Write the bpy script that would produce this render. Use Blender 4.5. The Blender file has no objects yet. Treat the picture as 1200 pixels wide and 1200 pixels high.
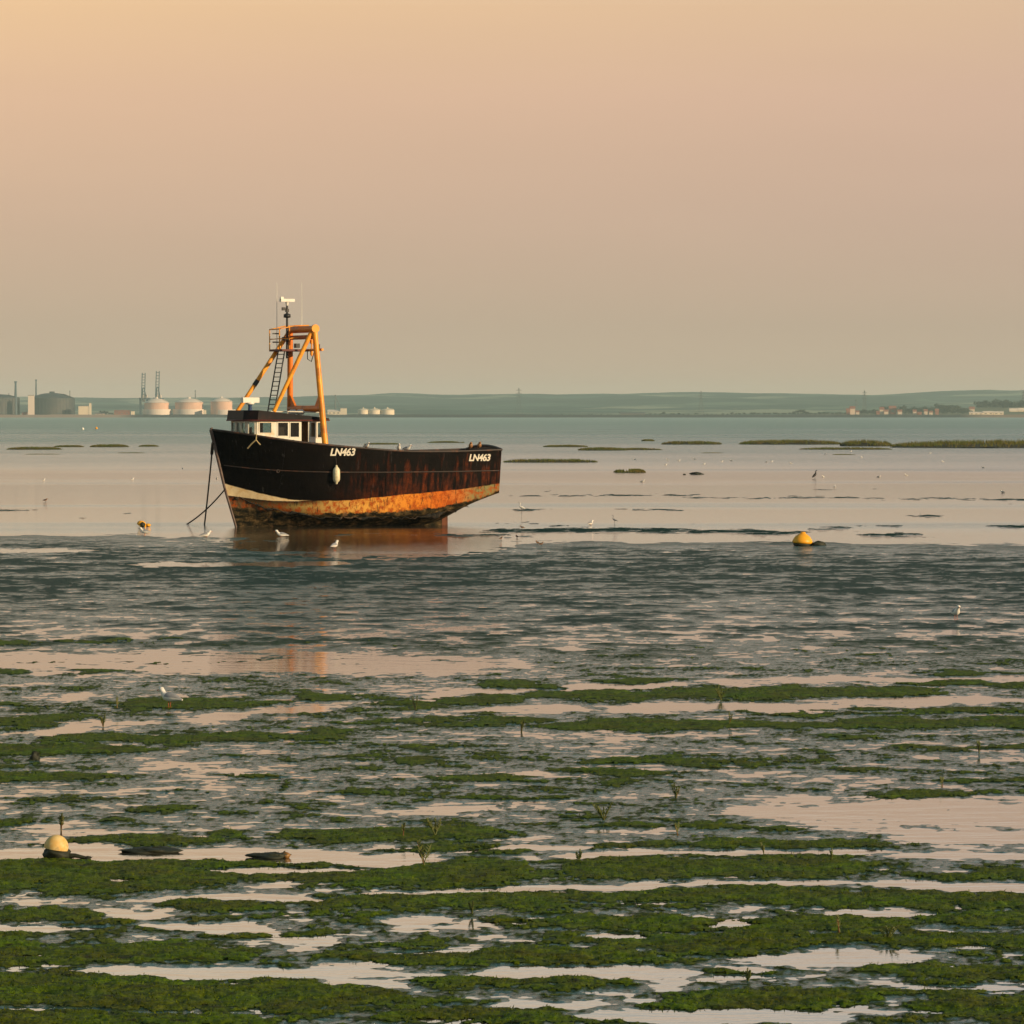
import bpy, math, random
import numpy as np
from mathutils import Vector, Matrix
random.seed(7)
S = bpy.context.scene
COL = S.collection
PI = math.pi

# ------------------------------------------------------------------ camera
F, CH, HY = 5300.0, 4.3, 486.0          # focal length in photo pixels, eye height (m), horizon row
PITCH = math.atan((600 - HY) / F)
CP, SP = math.cos(PITCH), math.sin(PITCH)
cd = bpy.data.cameras.new('camera'); cam = bpy.data.objects.new('camera', cd); COL.objects.link(cam)
cam.location = (0, 0, CH); cam.rotation_euler = (PI / 2 - PITCH, 0, 0)
cd.sensor_width = 36; cd.lens = 36 * F / 1200; cd.clip_start = 0.5; cd.clip_end = 40000
S.camera = cam

def ray(px, py):
    a, b = (px - 600) / F, (600 - py) / F
    return Vector((a, CP + b * SP, -SP + b * CP))
def gnd(px, py, z=0.0):
    d = ray(px, py); t = (z - CH) / d.z
    return Vector((d.x * t, d.y * t, z))
def far(px, py, D):
    d = ray(px, py); t = D / d.y
    return Vector((d.x * t, D, CH + d.z * t))

# ------------------------------------------------------------------ tags
def tag(o, label=None, cat=None, group=None, kind=None):
    if label: o['label'] = label
    if cat: o['category'] = cat
    if group: o['group'] = group
    if kind: o['kind'] = kind
    return o
def empty(name, loc=(0, 0, 0), rz=0, **k):
    o = bpy.data.objects.new(name, None); COL.objects.link(o)
    o.location = loc; o.rotation_euler = (0, 0, rz); o.empty_display_size = 0.2
    return tag(o, **k)
def dup(o, parent=None):
    c = o.copy(); COL.objects.link(c)
    if parent is not None: c.parent = parent
    for ch in list(o.children): dup(ch, c)
    return c

# ------------------------------------------------------------------ mesh builder
class MB:
    def __init__(s): s.v = []; s.f = []; s.m = []; s.s = []
    def add(s, vs, fs, m=0, sm=False):
        b = len(s.v); s.v += [tuple(v) for v in vs]
        for f in fs: s.f.append([i + b for i in f]); s.m.append(m); s.s.append(sm)
    def box(s, c, size, m=0, rot=None):
        hx, hy, hz = size[0] / 2, size[1] / 2, size[2] / 2
        vs = [Vector((x, y, z)) for x in (-hx, hx) for y in (-hy, hy) for z in (-hz, hz)]
        if rot is not None: vs = [rot @ v for v in vs]
        s.add([v + Vector(c) for v in vs], [(0, 1, 3, 2), (4, 6, 7, 5), (0, 4, 5, 1), (2, 3, 7, 6), (0, 2, 6, 4), (1, 5, 7, 3)], m)
    def bx(s, a, b, m=0):
        s.box([(a[i] + b[i]) / 2 for i in range(3)], [abs(b[i] - a[i]) for i in range(3)], m)
    def bar(s, a, b, w, h=None, m=0, up=(0, 0, 1)):
        a, b = Vector(a), Vector(b); d = b - a; L = d.length; d.normalize()
        u = Vector(up)
        if abs(d.dot(u)) > .98: u = Vector((1, 0, 0))
        x = d.cross(u).normalized(); z = x.cross(d)
        s.box((a + b) / 2, (w, L, h or w), m, Matrix((x, d, z)).transposed())
    def tube(s, pts, r, n=8, m=0, sm=True, sq=1.0):
        pts = [Vector(p) for p in pts]; N = len(pts)
        rr = r if isinstance(r, (list, tuple)) else [r] * N
        vs = []; ref = None
        for i in range(N):
            d = (pts[min(i + 1, N - 1)] - pts[max(i - 1, 0)]).normalized()
            if ref is None:
                ref = Vector((0, 0, 1)) if abs(d.z) < .9 else Vector((0, 1, 0))
            x = d.cross(ref).normalized(); y = x.cross(d)
            ref = y
            for k in range(n):
                a = 2 * PI * k / n
                vs.append(pts[i] + x * math.cos(a) * rr[i] * sq + y * math.sin(a) * rr[i])
        fs = [(i * n + k, i * n + (k + 1) % n, (i + 1) * n + (k + 1) % n, (i + 1) * n + k) for i in range(N - 1) for k in range(n)]
        s.add(vs, fs, m, sm)
        s.add(vs[:n], [tuple(range(n))[::-1]], m); s.add(vs[-n:], [tuple(range(n))], m)
    def lathe(s, prof, c=(0, 0, 0), n=24, m=0, sm=True, rot=None):
        vs = []
        for r, z in prof:
            for k in range(n):
                a = 2 * PI * k / n
                v = Vector((r * math.cos(a), r * math.sin(a), z))
                if rot is not None: v = rot @ v
                vs.append(v + Vector(c))
        fs = [(i * n + k, i * n + (k + 1) % n, (i + 1) * n + (k + 1) % n, (i + 1) * n + k) for i in range(len(prof) - 1) for k in range(n)]
        s.add(vs, fs, m, sm)
        s.add(vs[:n], [tuple(range(n))[::-1]], m); s.add(vs[-n:], [tuple(range(n))], m)
    def prism(s, poly, z0, z1, m=0):
        n = len(poly)
        vs = [(x, y, z0) for x, y in poly] + [(x, y, z1) for x, y in poly]
        s.add(vs, [tuple(range(n))[::-1], tuple(range(n, 2 * n))] + [(i, (i + 1) % n, n + (i + 1) % n, n + i) for i in range(n)], m)
    def mesh(s, name, mats):
        me = bpy.data.meshes.new(name)
        me.from_pydata(s.v, [], s.f)
        for mt in (mats if isinstance(mats, (list, tuple)) else [mats]): me.materials.append(mt)
        me.polygons.foreach_set('material_index', s.m)
        me.polygons.foreach_set('use_smooth', s.s)
        me.update(); return me
    def build(s, name, mats, parent=None, loc=None, **k):
        o = bpy.data.objects.new(name, s.mesh(name, mats)); COL.objects.link(o)
        if parent is not None: o.parent = parent
        if loc is not None: o.location = loc
        return tag(o, **k)

# ------------------------------------------------------------------ materials
class NT:
    def __init__(s, nt): s.nt = nt
    def n(s, t, ins=None, **at):
        nd = s.nt.nodes.new('ShaderNode' + t)
        for k, v in at.items(): setattr(nd, k, v)
        for k, v in (ins or {}).items():
            if isinstance(v, bpy.types.NodeSocket): s.nt.links.new(v, nd.inputs[k])
            else: nd.inputs[k].default_value = v
        return nd
    def math(s, op, a, b=0.0, c=0.0, clamp=False):
        return s.n('Math', {0: a, 1: b, 2: c}, operation=op, use_clamp=clamp).outputs[0]
    def mix(s, f, a, b, bt='MIX'):
        nd = s.n('Mix', {}, data_type='RGBA', blend_type=bt)
        for i, v in ((0, f), (6, a), (7, b)):
            if isinstance(v, bpy.types.NodeSocket): s.nt.links.new(v, nd.inputs[i])
            else: nd.inputs[i].default_value = v if i == 0 else (*v[:3], 1)
        return nd.outputs[2]
    def noise(s, vec, scale, detail=4, rough=.55, dist=0):
        return s.n('TexNoise', {'Vector': vec, 'Scale': scale, 'Detail': detail, 'Roughness': rough, 'Distortion': dist}).outputs['Fac']
    def mr(s, v, a, b, c=0.0, d=1.0, smooth=False):
        return s.n('MapRange', {0: v, 1: a, 2: b, 3: c, 4: d}, interpolation_type='SMOOTHSTEP' if smooth else 'LINEAR').outputs[0]
    def ramp(s, v, stops, interp='LINEAR'):
        nd = s.n('ValToRGB', {0: v}); cr = nd.color_ramp; cr.interpolation = interp
        while len(cr.elements) > 1: cr.elements.remove(cr.elements[0])
        for i, (p, c) in enumerate(stops):
            e = cr.elements[0] if i == 0 else cr.elements.new(p)
            e.position = p; e.color = (*c[:3], 1)
        return nd.outputs[0]
    def curve(s, v, x0, x1, y0, y1, pts):
        t = s.mr(v, x0, x1)
        nd = s.n('FloatCurve', {1: t}); c = nd.mapping.curves[0]
        P = [((x - x0) / (x1 - x0), (y - y0) / (y1 - y0)) for x, y in pts]
        c.points[0].location = P[0]; c.points[1].location = P[-1]
        for p in P[1:-1]: c.points.new(*p)
        for p in c.points: p.handle_type = 'AUTO_CLAMPED'
        nd.mapping.update()
        return s.mr(nd.outputs[0], 0, 1, y0, y1)
def newmat(name):
    m = bpy.data.materials.new(name); m.use_nodes = True
    nt = m.node_tree; h = NT(nt); b = nt.nodes['Principled BSDF']
    return m, h, b
def setb(h, b, **k):
    for kk, v in k.items():
        kk = kk.replace('_', ' ')
        if isinstance(v, bpy.types.NodeSocket): h.nt.links.new(v, b.inputs[kk])
        elif kk == 'Base Color': b.inputs[kk].default_value = (*v[:3], 1)
        else: b.inputs[kk].default_value = v
def simple(name, c, rough=.6, var=.3, scale=6.0, c2=None, metal=0.0, bump=0.0, spec=.5, stain=None):
    m, h, b = newmat(name)
    oc = h.n('TexCoord').outputs['Object']
    f = h.mr(h.noise(oc, scale, 5, .6), .3, .7)
    c2 = c2 or tuple(x * (1 - var) for x in c)
    col = h.mix(f, c2, c)
    if stain:
        f2 = h.mr(h.noise(oc, scale * .45, 6, .7), .52, .68)
        col = h.mix(f2, col, stain)
    setb(h, b, Base_Color=col, Roughness=rough, Metallic=metal)
    b.inputs['Specular IOR Level'].default_value = spec
    if bump:
        bp = h.n('Bump', {'Strength': 1.0, 'Distance': bump, 'Height': h.noise(oc, scale * 3, 4, .6)})
        setb(h, b, Normal=bp.outputs[0])
    return m

# ------------------------------------------------------------------ world, sun
SUN_EL, SUN_AZ = math.radians(14), math.radians(60)     # azimuth from the -Y axis (behind the camera) towards +X
sv = Vector((math.sin(SUN_AZ) * math.cos(SUN_EL), -math.cos(SUN_AZ) * math.cos(SUN_EL), math.sin(SUN_EL)))
sl = bpy.data.lights.new('sun', 'SUN'); so = bpy.data.objects.new('sun', sl); COL.objects.link(so)
sl.energy = 4.9; sl.angle = math.radians(.6); sl.color = (1.0, .73, .43)
so.rotation_euler = sv.to_track_quat('Z', 'Y').to_euler(); so.location = (60, -60, 60)
w = bpy.data.worlds.new('World'); S.world = w; w.use_nodes = True
h = NT(w.node_tree); bg = w.node_tree.nodes['Background']
tc = h.n('TexCoord').outputs['Generated']
sep = h.n('SeparateXYZ', {0: tc}); sx, sz = sep.outputs[0], sep.outputs[2]
HZ = [(0.0, (.60, .41, .28)), (.008, (.555, .395, .275)), (.02, (.53, .39, .276)), (.045, (.635, .435, .308)), (.07, (.745, .487, .328)), (.09, (.83, .545, .325)),
      (.118, (1.13, .90, .67)), (.14, (1.0, .88, .71)), (.19, (.46, .57, .56)), (.33, (.20, .33, .36)), (1.0, (.12, .21, .25))]
low = h.ramp(sz, HZ)
dome = h.n('TexSky', sky_type='NISHITA', sun_disc=False, sun_elevation=SUN_EL, sun_rotation=PI - SUN_AZ, dust_density=3.0, air_density=1.2)
dn = h.mix(1.0, dome.outputs[0], (.045, .045, .045), 'MULTIPLY')
up = h.mr(sz, .16, .5, 0, .35, True)
sky = h.mix(up, low, dn)
# the afterglow is stronger to the left
lr = h.mr(sx, -.12, .12)
el = h.mr(sz, .0, .09)
glow = h.mix(h.math('MULTIPLY', el, 1.0), (1, 1, 1), h.mix(lr, (1.05, 1.05, .99), (.86, .90, 1.0)))
sky = h.mix(1.0, sky, glow, 'MULTIPLY')
# faint smoky unevenness of the evening air
mp = h.n('Mapping', {0: tc, 3: (9, 9, 60)}).outputs[0]
sky = h.mix(1.0, sky, h.mix(h.noise(mp, 1.0, 3, .5), (.965, .965, .97), (1.035, 1.03, 1.03)), 'MULTIPLY')
w.node_tree.links.new(sky, bg.inputs[0]); bg.inputs[1].default_value = 1.0
S.view_settings.view_transform = 'Standard'; S.view_settings.look = 'None'
S.view_settings.exposure = 0; S.view_settings.gamma = 1
S.cycles.max_bounces = 8; S.cycles.volume_bounces = 1; S.cycles.transparent_max_bounces = 16
S.cycles.caustics_reflective = False; S.cycles.caustics_refractive = False
S.cycles.sample_clamp_indirect = 6

# haze
hb = MB(); hb.bx((-5600, -80, -3), (5600, 16900, 108))
m, h, b = newmat('haze'); nt = m.node_tree; nt.nodes.remove(b)
pv = h.n('VolumePrincipled', {'Color': (.76, .98, 1.0, 1), 'Density': 4.8e-5, 'Anisotropy': 0.0})
nt.links.new(pv.outputs[0], nt.nodes['Material Output'].inputs['Volume'])
hb.build('haze', m, kind='stuff')

# ------------------------------------------------------------------ numpy noise
def perlin(x, y, seed=0):
    rs = np.random.RandomState(seed); p = rs.permutation(512); p = np.concatenate([p, p])
    ang = rs.rand(512) * 2 * np.pi; gx, gy = np.cos(ang), np.sin(ang)
    xi = np.floor(x).astype(np.int64); yi = np.floor(y).astype(np.int64)
    xf, yf = x - xi, y - yi
    u = xf * xf * xf * (xf * (xf * 6 - 15) + 10); v = yf * yf * yf * (yf * (yf * 6 - 15) + 10)
    def g(ix, iy, fx, fy):
        hsh = p[(p[ix & 511] + iy) & 511]
        return gx[hsh] * fx + gy[hsh] * fy
    a = g(xi, yi, xf, yf); b_ = g(xi + 1, yi, xf - 1, yf)
    c = g(xi, yi + 1, xf, yf - 1); d = g(xi + 1, yi + 1, xf - 1, yf - 1)
    return ((a + u * (b_ - a)) * (1 - v) + (c + u * (d - c)) * v) * 1.5
def fbm(x, y, seed, octv=4, gain=.5, lac=2.03):
    t = 0; a = 1
    for i in range(octv):
        t = t + a * perlin(x, y, seed + i * 17); x = x * lac + 11.3; y = y * lac + 5.7; a *= gain
    return t
def sstep(x, a, b):
    t = np.clip((x - a) / (b - a), 0, 1); return t * t * (3 - 2 * t)

# ------------------------------------------------------------------ mudflat
cols = np.arange(-250, 1451, 1.25); rows = np.concatenate([np.arange(1300, 640, -.8), np.arange(640, 543, -.5)])
PXg, PYg = np.meshgrid(cols, rows)
a_, b_ = (PXg - 600) / F, (600 - PYg) / F
dz = -SP + b_ * CP; t_ = -CH / dz
GX, GY = a_ * t_, (CP + b_ * SP) * t_

# raised weed banks and drained channels, measured along the ground (x0, y0, x1, y1, half width) in map units of the survey photo
BANKS = [(380,627,600,627,1),(300,634,520,634,.8),(420,641,590,640,1.2),(280,648,420,648,1),(-60,598,45,598,1.2),(135,602,172,602,1.4),(85,608,120,608,.8),(590,581,830,580,1.0),(800,583,930,584,1.2),(900,582,1090,585,1.2),(1070,584,1130,584,1.5),(1110,585,1300,586,1.6),(955,574,985,574,1.5),(1018,573,1035,574,1.2),(630,575,656,575,1),
 (590,597,665,597,1.2),(720,597,800,598,1.4),(722,604,742,604,1.6),(640,616,668,616,1.6),(585,612,625,612,1),(1055,604,1108,605,2),(1170,589,1200,590,1.6),(1030,617,1060,616,1.5),(800,622,950,625,2.4),(950,620,1010,617,1.4),(1000,628,1080,626,1.8),(1160,617,1300,617,1.8),(590,629,660,630,1),(660,636,780,639,1.6),
(-250,633,205,633,5),(205,631,240,631,2),(560,622,820,621,3),(600,640,1000,637,2.2),(930,642,1450,644,4),(830,638,960,637,1.6),
 (-250,757,55,754,4),(45,753,235,749,1.8),(15,777,315,776,3),(-250,788,45,787,3.2),(55,789,178,788,3),(188,787,256,786,2.2),(240,771,345,771,1.4),
 (545,803,665,803,4),(678,799,800,798,3.5),(1070,789,1450,792,2.5),(1040,800,1450,806,3),
 (400,826,640,818,7),(600,816,1000,812,9),(860,808,1110,812,6),(380,846,655,843,5),(620,852,1450,846,6.5),(860,836,1450,834,3.5),
 (-250,847,115,843,7),(110,826,345,822,8),(330,820,420,814,4),(-250,830,60,829,3),
 (30,868,430,860,7),(-250,884,180,880,10),(330,874,420,872,3.5),(-250,914,160,910,9),(235,911,345,910,3),(150,925,215,924,1.5),
 (480,913,650,911,5),(640,905,830,907,5),(670,893,830,893,3.2),(510,937,690,935,4),(800,896,930,899,2.6),(1020,877,1450,874,4),(980,933,1165,930,8),(1100,914,1450,909,2.5),
 (370,928,450,930,3),(140,948,235,946,3),(40,965,-250,966,6),(800,970,960,968,3.5),(670,971,800,972,2.6),
 (25,988,300,983,9),(300,978,620,980,8),(430,998,660,995,9),(660,992,820,988,8),(800,990,1060,988,5),(1050,985,1110,988,2.5),
 (-250,1028,300,1032,20),(250,1030,700,1024,16),(600,1020,1070,1018,15),(1045,1026,1450,1024,8),(-250,1018,420,1012,9),(280,1016,420,1013,4),
 (350,1056,900,1052,12),(800,1050,1450,1062,13),(150,1062,330,1066,8),(-250,1072,130,1072,8),(560,1080,1080,1084,9),(1060,1078,1450,1074,7),
 (-250,1100,60,1098,6),(230,1098,420,1094,5),(640,1100,1000,1104,8),(1000,1100,1450,1106,10),
 (-250,1122,310,1118,12),(400,1123,780,1122,9),(780,1112,900,1114,4),(1000,1140,1450,1138,7),(800,1142,920,1140,3),
 (-250,1164,480,1168,16),(480,1150,705,1148,6),(740,1178,1045,1176,14),(1040,1182,1450,1176,9),(440,1194,700,1190,10),(-250,1194,330,1198,10),(-250,1240,700,1236,14),(600,1260,1450,1262,16)]
POOLS = [(258,640,600,641,15),(600,630,900,631,3),(1000,632,1450,634,3),(-250,646,120,645,2),(150,662,420,660,3),(-60,777,640,778,15),(-250,768,100,772,8),(640,760,700,762,3),
 (-250,862,20,859,4.5),(0,859,210,845,4.5),(200,846,400,829,4.5),(390,830,480,818,7),(470,818,640,806,4),(630,807,820,801,3.5),(800,801,1000,796,4.5),(990,796,1450,796,3),
 (530,834,700,831,4),(680,829,1000,829,6),(960,822,1200,820,6),
 (840,950,1450,962,24),(940,940,1000,918,8),(1000,975,1450,985,9),(900,935,1010,942,10),
 (-250,1001,430,1001,7.5),(380,1008,540,1010,7),(0,972,130,966,7),(520,1004,640,990,3),(585,993,715,992,4),(640,1004,1060,998,3),(1040,1003,1450,1004,5),
 (260,1021,440,1020,3),(110,1032,175,1031,3),(160,1054,400,1051,3.4),(400,1048,560,1044,2.6),(540,1044,800,1037,3.2),(790,1038,1010,1034,3),(1000,1035,1450,1050,5.5),
 (430,1078,535,1078,5),(130,1076,215,1076,5),(140,1087,325,1085,4),(-250,1091,130,1089,2.5),(590,1082,640,1082,2),(812,1084,905,1082,5.5),
 (870,1124,1100,1124,12),(650,1098,760,1098,4),(440,1117,560,1115,2),(720,1060,790,1060,2),
 (80,1140,480,1142,7),(400,1148,500,1160,8),(550,1140,830,1141,8),(830,1134,930,1138,4),
 (560,1176,720,1177,5),(680,1188,1000,1196,9),(-250,1184,130,1184,2),(1050,1160,1200,1158,4),(1100,1110,1180,1112,4)]
def field(lst, wx, wy):
    out = np.zeros_like(PXg); X = PXg + wx
    for x0, y0, x1, y1, ht in lst:
        if x0 > x1: x0, y0, x1, y1 = x1, y1, x0, y0
        lo, hi = min(y0, y1) - ht * 2.2 - 12, max(y0, y1) + ht * 2.2 + 12
        r = np.where((rows > lo) & (rows < hi))[0]
        if len(r) == 0: continue
        sl_ = slice(r[0], r[-1] + 1)
        u = (X[sl_] - x0) / (x1 - x0)
        uc = np.clip(u, 0, 1)
        tp = np.clip(np.minimum(u, 1 - u) * (x1 - x0) / (ht * 7 + 12), -1, 1)
        yc = y0 + (y1 - y0) * uc
        d = np.abs(PYg[sl_] + wy[sl_] - yc) / ht
        val = np.where(tp > 0, 1.25 * np.sqrt(np.clip(tp, 0, 1)) - d, -1)
        out[sl_] = np.maximum(out[sl_], np.clip(val, 0, 1.25))
    return out
px_v = np.clip(GY ** 2 / (F * CH), .02, 3)      # ground metres per photo row
wy = fbm(GX / 1.2, GY / 1.6, 3, 4) * np.clip(5.0 * 60 / GY, 1.2, 5)
wx = fbm(GX / 1.0, GY / 1.4, 31, 3) * 16
bank = field(BANKS, wx, wy); pool = field(POOLS, wx, wy * .8)
n_big = fbm(GX / 2.6, GY / 2.2, 51, 4, .55)
n_mid = fbm(GX / .8, GY / 1.1, 61, 4, .6)
n_far = fbm(GX / 3.4, GY / 3.0, 71, 5, .6)
n_fine = fbm(GX / .16, GY / .35, 81, 3, .6)
n_vf = fbm(GX / .07, GY / .16, 99, 2, .6)
n_str = fbm(GX / .38, GY / .24, 95, 3, .62); n_m2 = fbm(GX / .75, GY / 1.1, 97, 4, .68)
n_fx = fbm(GX / .5, GY / .55, 91, 3, .65)
py = PYg
near = sstep(py, 735, 790); pyn = py + 5 * fbm(GX / 2.5, GY / 9, 201, 3) + 6 * np.clip((600 - PXg) / 600, -1, 1)
midz = sstep(pyn, 632, 646) * (1 - sstep(py, 745, 800)); farz = 1 - sstep(pyn, 624, 641)
# metres above the standing water
base_near = .0055 + .008 * n_big + .006 * n_mid + .0045 * n_fx + .0075 * n_str
base_mid = .0068 + .0045 * n_far + .0105 * n_m2 + .004 * n_fx + .006 * np.exp(-((py - 672) / 24) ** 2) - .004 * np.exp(-((py - 745) / 14) ** 2)
base_far = -.020 + .012 * n_far + .006 * n_fx + .0125 * sstep(py, 594, 634) * sstep(PXg, 560, 680) * (.6 + .8 * n_big)
pool = pool * np.where((py > 700) & (py < 980), .62, 1.0)
H = base_near * near + base_mid * midz + base_far * farz + (1 - near - midz - farz) * .002
low_mud = sstep(py, 1055, 1075) * (1 - sstep(py, 1215, 1240))
H = H + low_mud * (.002 + .006 * n_mid)
bamp = np.interp(py, [540, 600, 622, 665, 900, 1200], [.034, .034, .050, .022, .010, .011])
H = H + bank * bamp * (1 - .9 * np.clip(pool, 0, 1)) * (.85 + .3 * n_mid) - pool * .028
# weed cover
weed = bank * 1.1 + .36 * n_mid + .25 * n_big - pool * 1.5 + .36 * n_fx + .30 * n_fine + .26 * n_vf
weed = weed + near * (.02 + .25 * sstep(n_big, -.1, .6)) + low_mud * .22 - .35
weed_film = np.clip(sstep(weed + .22 * n_str + .10 * n_vf, -.30, .14), 0, 1) * near * .95 + midz * sstep(.22 + n_far * .7 + .7 * n_m2 + .3 * n_fx + .8 * np.exp(-((py - 672) / 26) ** 2) * .6, -.1, .9) * .9 + farz * sstep(H, .0, .01)
weed_film = np.clip(weed_film, 0, 1)
H = H + .004 * n_fine * near
edge = sstep(PXg, -250, -190) * (1 - sstep(PXg, 1390, 1450)) * (1 - sstep(PYg, 1275, 1300)) * sstep(PYg, 543, 556)
H = H * edge - .12 * (1 - edge)

def grid_object(name, Z, mats, keep=None, attrs=None):
    nr, nc = Z.shape
    idx = np.arange(nr * nc).reshape(nr, nc)
    q = np.stack([idx[:-1, :-1], idx[:-1, 1:], idx[1:, 1:], idx[1:, :-1]], -1).reshape(-1, 4)
    vmap = None
    co = np.stack([GX, GY, Z], -1).reshape(-1, 3)
    if keep is not None:
        kf = keep.reshape(-1)
        q = q[kf[q].sum(1) >= 3]
        used = np.unique(q); vmap = np.zeros(nr * nc, np.int64); vmap[used] = np.arange(len(used))
        q = vmap[q]; co = co[used]
    me = bpy.data.meshes.new(name)
    me.vertices.add(len(co)); me.vertices.foreach_set('co', co.astype(np.float32).ravel())
    me.loops.add(q.size); me.loops.foreach_set('vertex_index', q.astype(np.int32).ravel())
    me.polygons.add(len(q)); me.polygons.foreach_set('loop_start', np.arange(0, q.size, 4, dtype=np.int32))
    me.polygons.foreach_set('use_smooth', np.ones(len(q), bool))
    for k, A in (attrs or {}).items():
        at = me.attributes.new(k, 'FLOAT', 'POINT'); A = A.reshape(-1)
        if keep is not None: A = A[used]
        at.data.foreach_set('value', A.astype(np.float32))
    for mt in mats: me.materials.append(mt)
    me.update(calc_edges=True); me.validate()
    o = bpy.data.objects.new(name, me); COL.objects.link(o); return o

m_mud, h, b = newmat('wet mud')
geo = h.n('NewGeometry').outputs['Position']
wf = h.n('Attribute', attribute_name='film').outputs['Fac']
nz = h.noise(geo, 3.0, 6, .65)
mudc = h.mix(h.mr(nz, .3, .7), (.026, .092, .100), (.055, .155, .165))
gyd = h.mr(h.n('SeparateXYZ', {0: geo}).outputs[1], 72, 92)
wn = h.mr(h.noise(geo, 9, 4, .6), .35, .65)
weedc = h.mix(gyd, h.mix(wn, (.016, .034, .008), (.070, .110, .012)), h.mix(wn, (.004, .028, .026), (.020, .066, .054)))
col = h.mix(wf, mudc, weedc)
b1 = h.n('Mapping', {0: geo, 3: (5, 6.5, 5)}).outputs[0]
bp = h.n('Bump', {'Strength': 1.0, 'Distance': .10, 'Height': h.noise(b1, 2.2, 6, .66, .3)})
setb(h, b, Base_Color=mudc, Roughness=.16, Normal=bp.outputs[0], IOR=h.mr(gyd, 0, 1, 1.52, 1.30))
wb_ = h.n('BsdfPrincipled', {'Base Color': weedc, 'Roughness': .85, 'Normal': bp.outputs[0], 'Specular IOR Level': .06})
mx = h.n('MixShader', {0: wf}); h.nt.links.new(b.outputs[0], mx.inputs[1]); h.nt.links.new(wb_.outputs[0], mx.inputs[2])
h.nt.links.new(mx.outputs[0], h.nt.nodes['Material Output'].inputs[0])
mud = grid_object('mudflat', H, [m_mud], attrs={'film': weed_film}); tag(mud, kind='structure')

# seaweed carpet on the banks
cl = fbm(GX / .10, GY / .16, 131, 3, .7); cl2 = fbm(GX / .32, GY / .42, 141, 3, .6)
thick = sstep(weed, .10, .45)
keep = (weed > .12) & (H > -.002) & (near > .15) & (edge > .9)
WZ = H + .003 + thick * (.003 + .0075 * cl + .0055 * cl2)
m_weed, h, b = newmat('green seaweed')
geo = h.n('NewGeometry').outputs['Position']
n1 = h.mr(h.noise(geo, 1.3, 4, .6), .35, .65); n2 = h.mr(h.math('ADD', h.math('MULTIPLY', h.noise(geo, 16, 5, .7), .6), h.math('MULTIPLY', h.noise(geo, 4.5, 4, .65), .4)), .36, .64)
g1 = h.mix(n2, (.022, .048, .001), (.132, .215, .004))
g2 = h.mix(n2, (.024, .032, .002), (.130, .135, .008))
col = h.mix(h.math('MULTIPLY', n1, .9), g1, g2)
col = h.mix(h.mr(h.noise(geo, 5, 5, .7), .54, .68), col, (.026, .026, .010))
bp = h.n('Bump', {'Strength': .9, 'Distance': .012, 'Height': h.noise(geo, 38, 4, .7)})
setb(h, b, Base_Color=col, Roughness=.62, Normal=bp.outputs[0])
b.inputs['Specular IOR Level'].default_value = .04
sw = grid_object('seaweed', WZ, [m_weed], keep=keep); tag(sw, kind='stuff')
sw['label'] = 'green seaweed and eelgrass carpeting the raised mud banks'
# loose fronds standing out of the carpet
rs = np.random.RandomState(5)
ii = np.where((keep & (PYg > 800) & (thick > .4)).reshape(-1))[0]
pr = np.clip(GY.reshape(-1)[ii], 25, 80) ** 1.0; ii = rs.choice(ii, 70000, p=pr / pr.sum())
bx_ = GX.reshape(-1)[ii] + rs.normal(0, .02, len(ii)); by_ = GY.reshape(-1)[ii] + rs.normal(0, .03, len(ii)); bz_ = WZ.reshape(-1)[ii] - .004
th = rs.rand(len(ii)) * 2 * np.pi; hh = rs.uniform(.006, .020, len(ii)) * np.where(rs.rand(len(ii)) < .04, 1.7, 1); ww = rs.uniform(.003, .008, len(ii)); ln = rs.normal(0, .6, (len(ii), 2))
tri = np.empty((len(ii), 3, 3))
tri[:, 0] = np.stack([bx_ - np.cos(th) * ww, by_ - np.sin(th) * ww, bz_], -1)
tri[:, 1] = np.stack([bx_ + np.cos(th) * ww, by_ + np.sin(th) * ww, bz_], -1)
tri[:, 2] = np.stack([bx_ + ln[:, 0] * hh, by_ + ln[:, 1] * hh, bz_ + hh], -1)
me = bpy.data.meshes.new('seaweed_fronds')
N = len(ii); me.vertices.add(N * 3); me.vertices.foreach_set('co', tri.astype(np.float32).ravel())
me.loops.add(N * 3); me.loops.foreach_set('vertex_index', np.arange(N * 3, dtype=np.int32))
me.polygons.add(N); me.polygons.foreach_set('loop_start', np.arange(0, N * 3, 3, dtype=np.int32))
me.materials.append(m_weed); me.update(calc_edges=True)
fo = bpy.data.objects.new('seaweed_fronds', me); COL.objects.link(fo); fo.parent = sw; tag(fo, kind='stuff')

# ------------------------------------------------------------------ water
m_wat, h, b = newmat('estuary water')
geo = h.n('NewGeometry').outputs['Position']
gy = h.n('SeparateXYZ', {0: geo}).outputs[1]
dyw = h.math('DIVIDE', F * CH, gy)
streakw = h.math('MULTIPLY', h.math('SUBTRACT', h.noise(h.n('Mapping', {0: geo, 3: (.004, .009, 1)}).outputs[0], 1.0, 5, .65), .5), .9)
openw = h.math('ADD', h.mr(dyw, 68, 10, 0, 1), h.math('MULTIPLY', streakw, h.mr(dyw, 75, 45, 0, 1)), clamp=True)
lane = h.mr(h.noise(h.n('Mapping', {0: geo, 3: (.006, .022, 1)}).outputs[0], 1.0, 4, .6), .52, .66)
mid = h.math('MULTIPLY', h.mr(gy, 110, 150, 0, 1), h.mr(gy, 330, 420, 1, 0))
lane = h.math('MULTIPLY', lane, mid)
amt = h.math('ADD', h.math('MULTIPLY', openw, .95), h.math('MULTIPLY', lane, .22))
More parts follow.
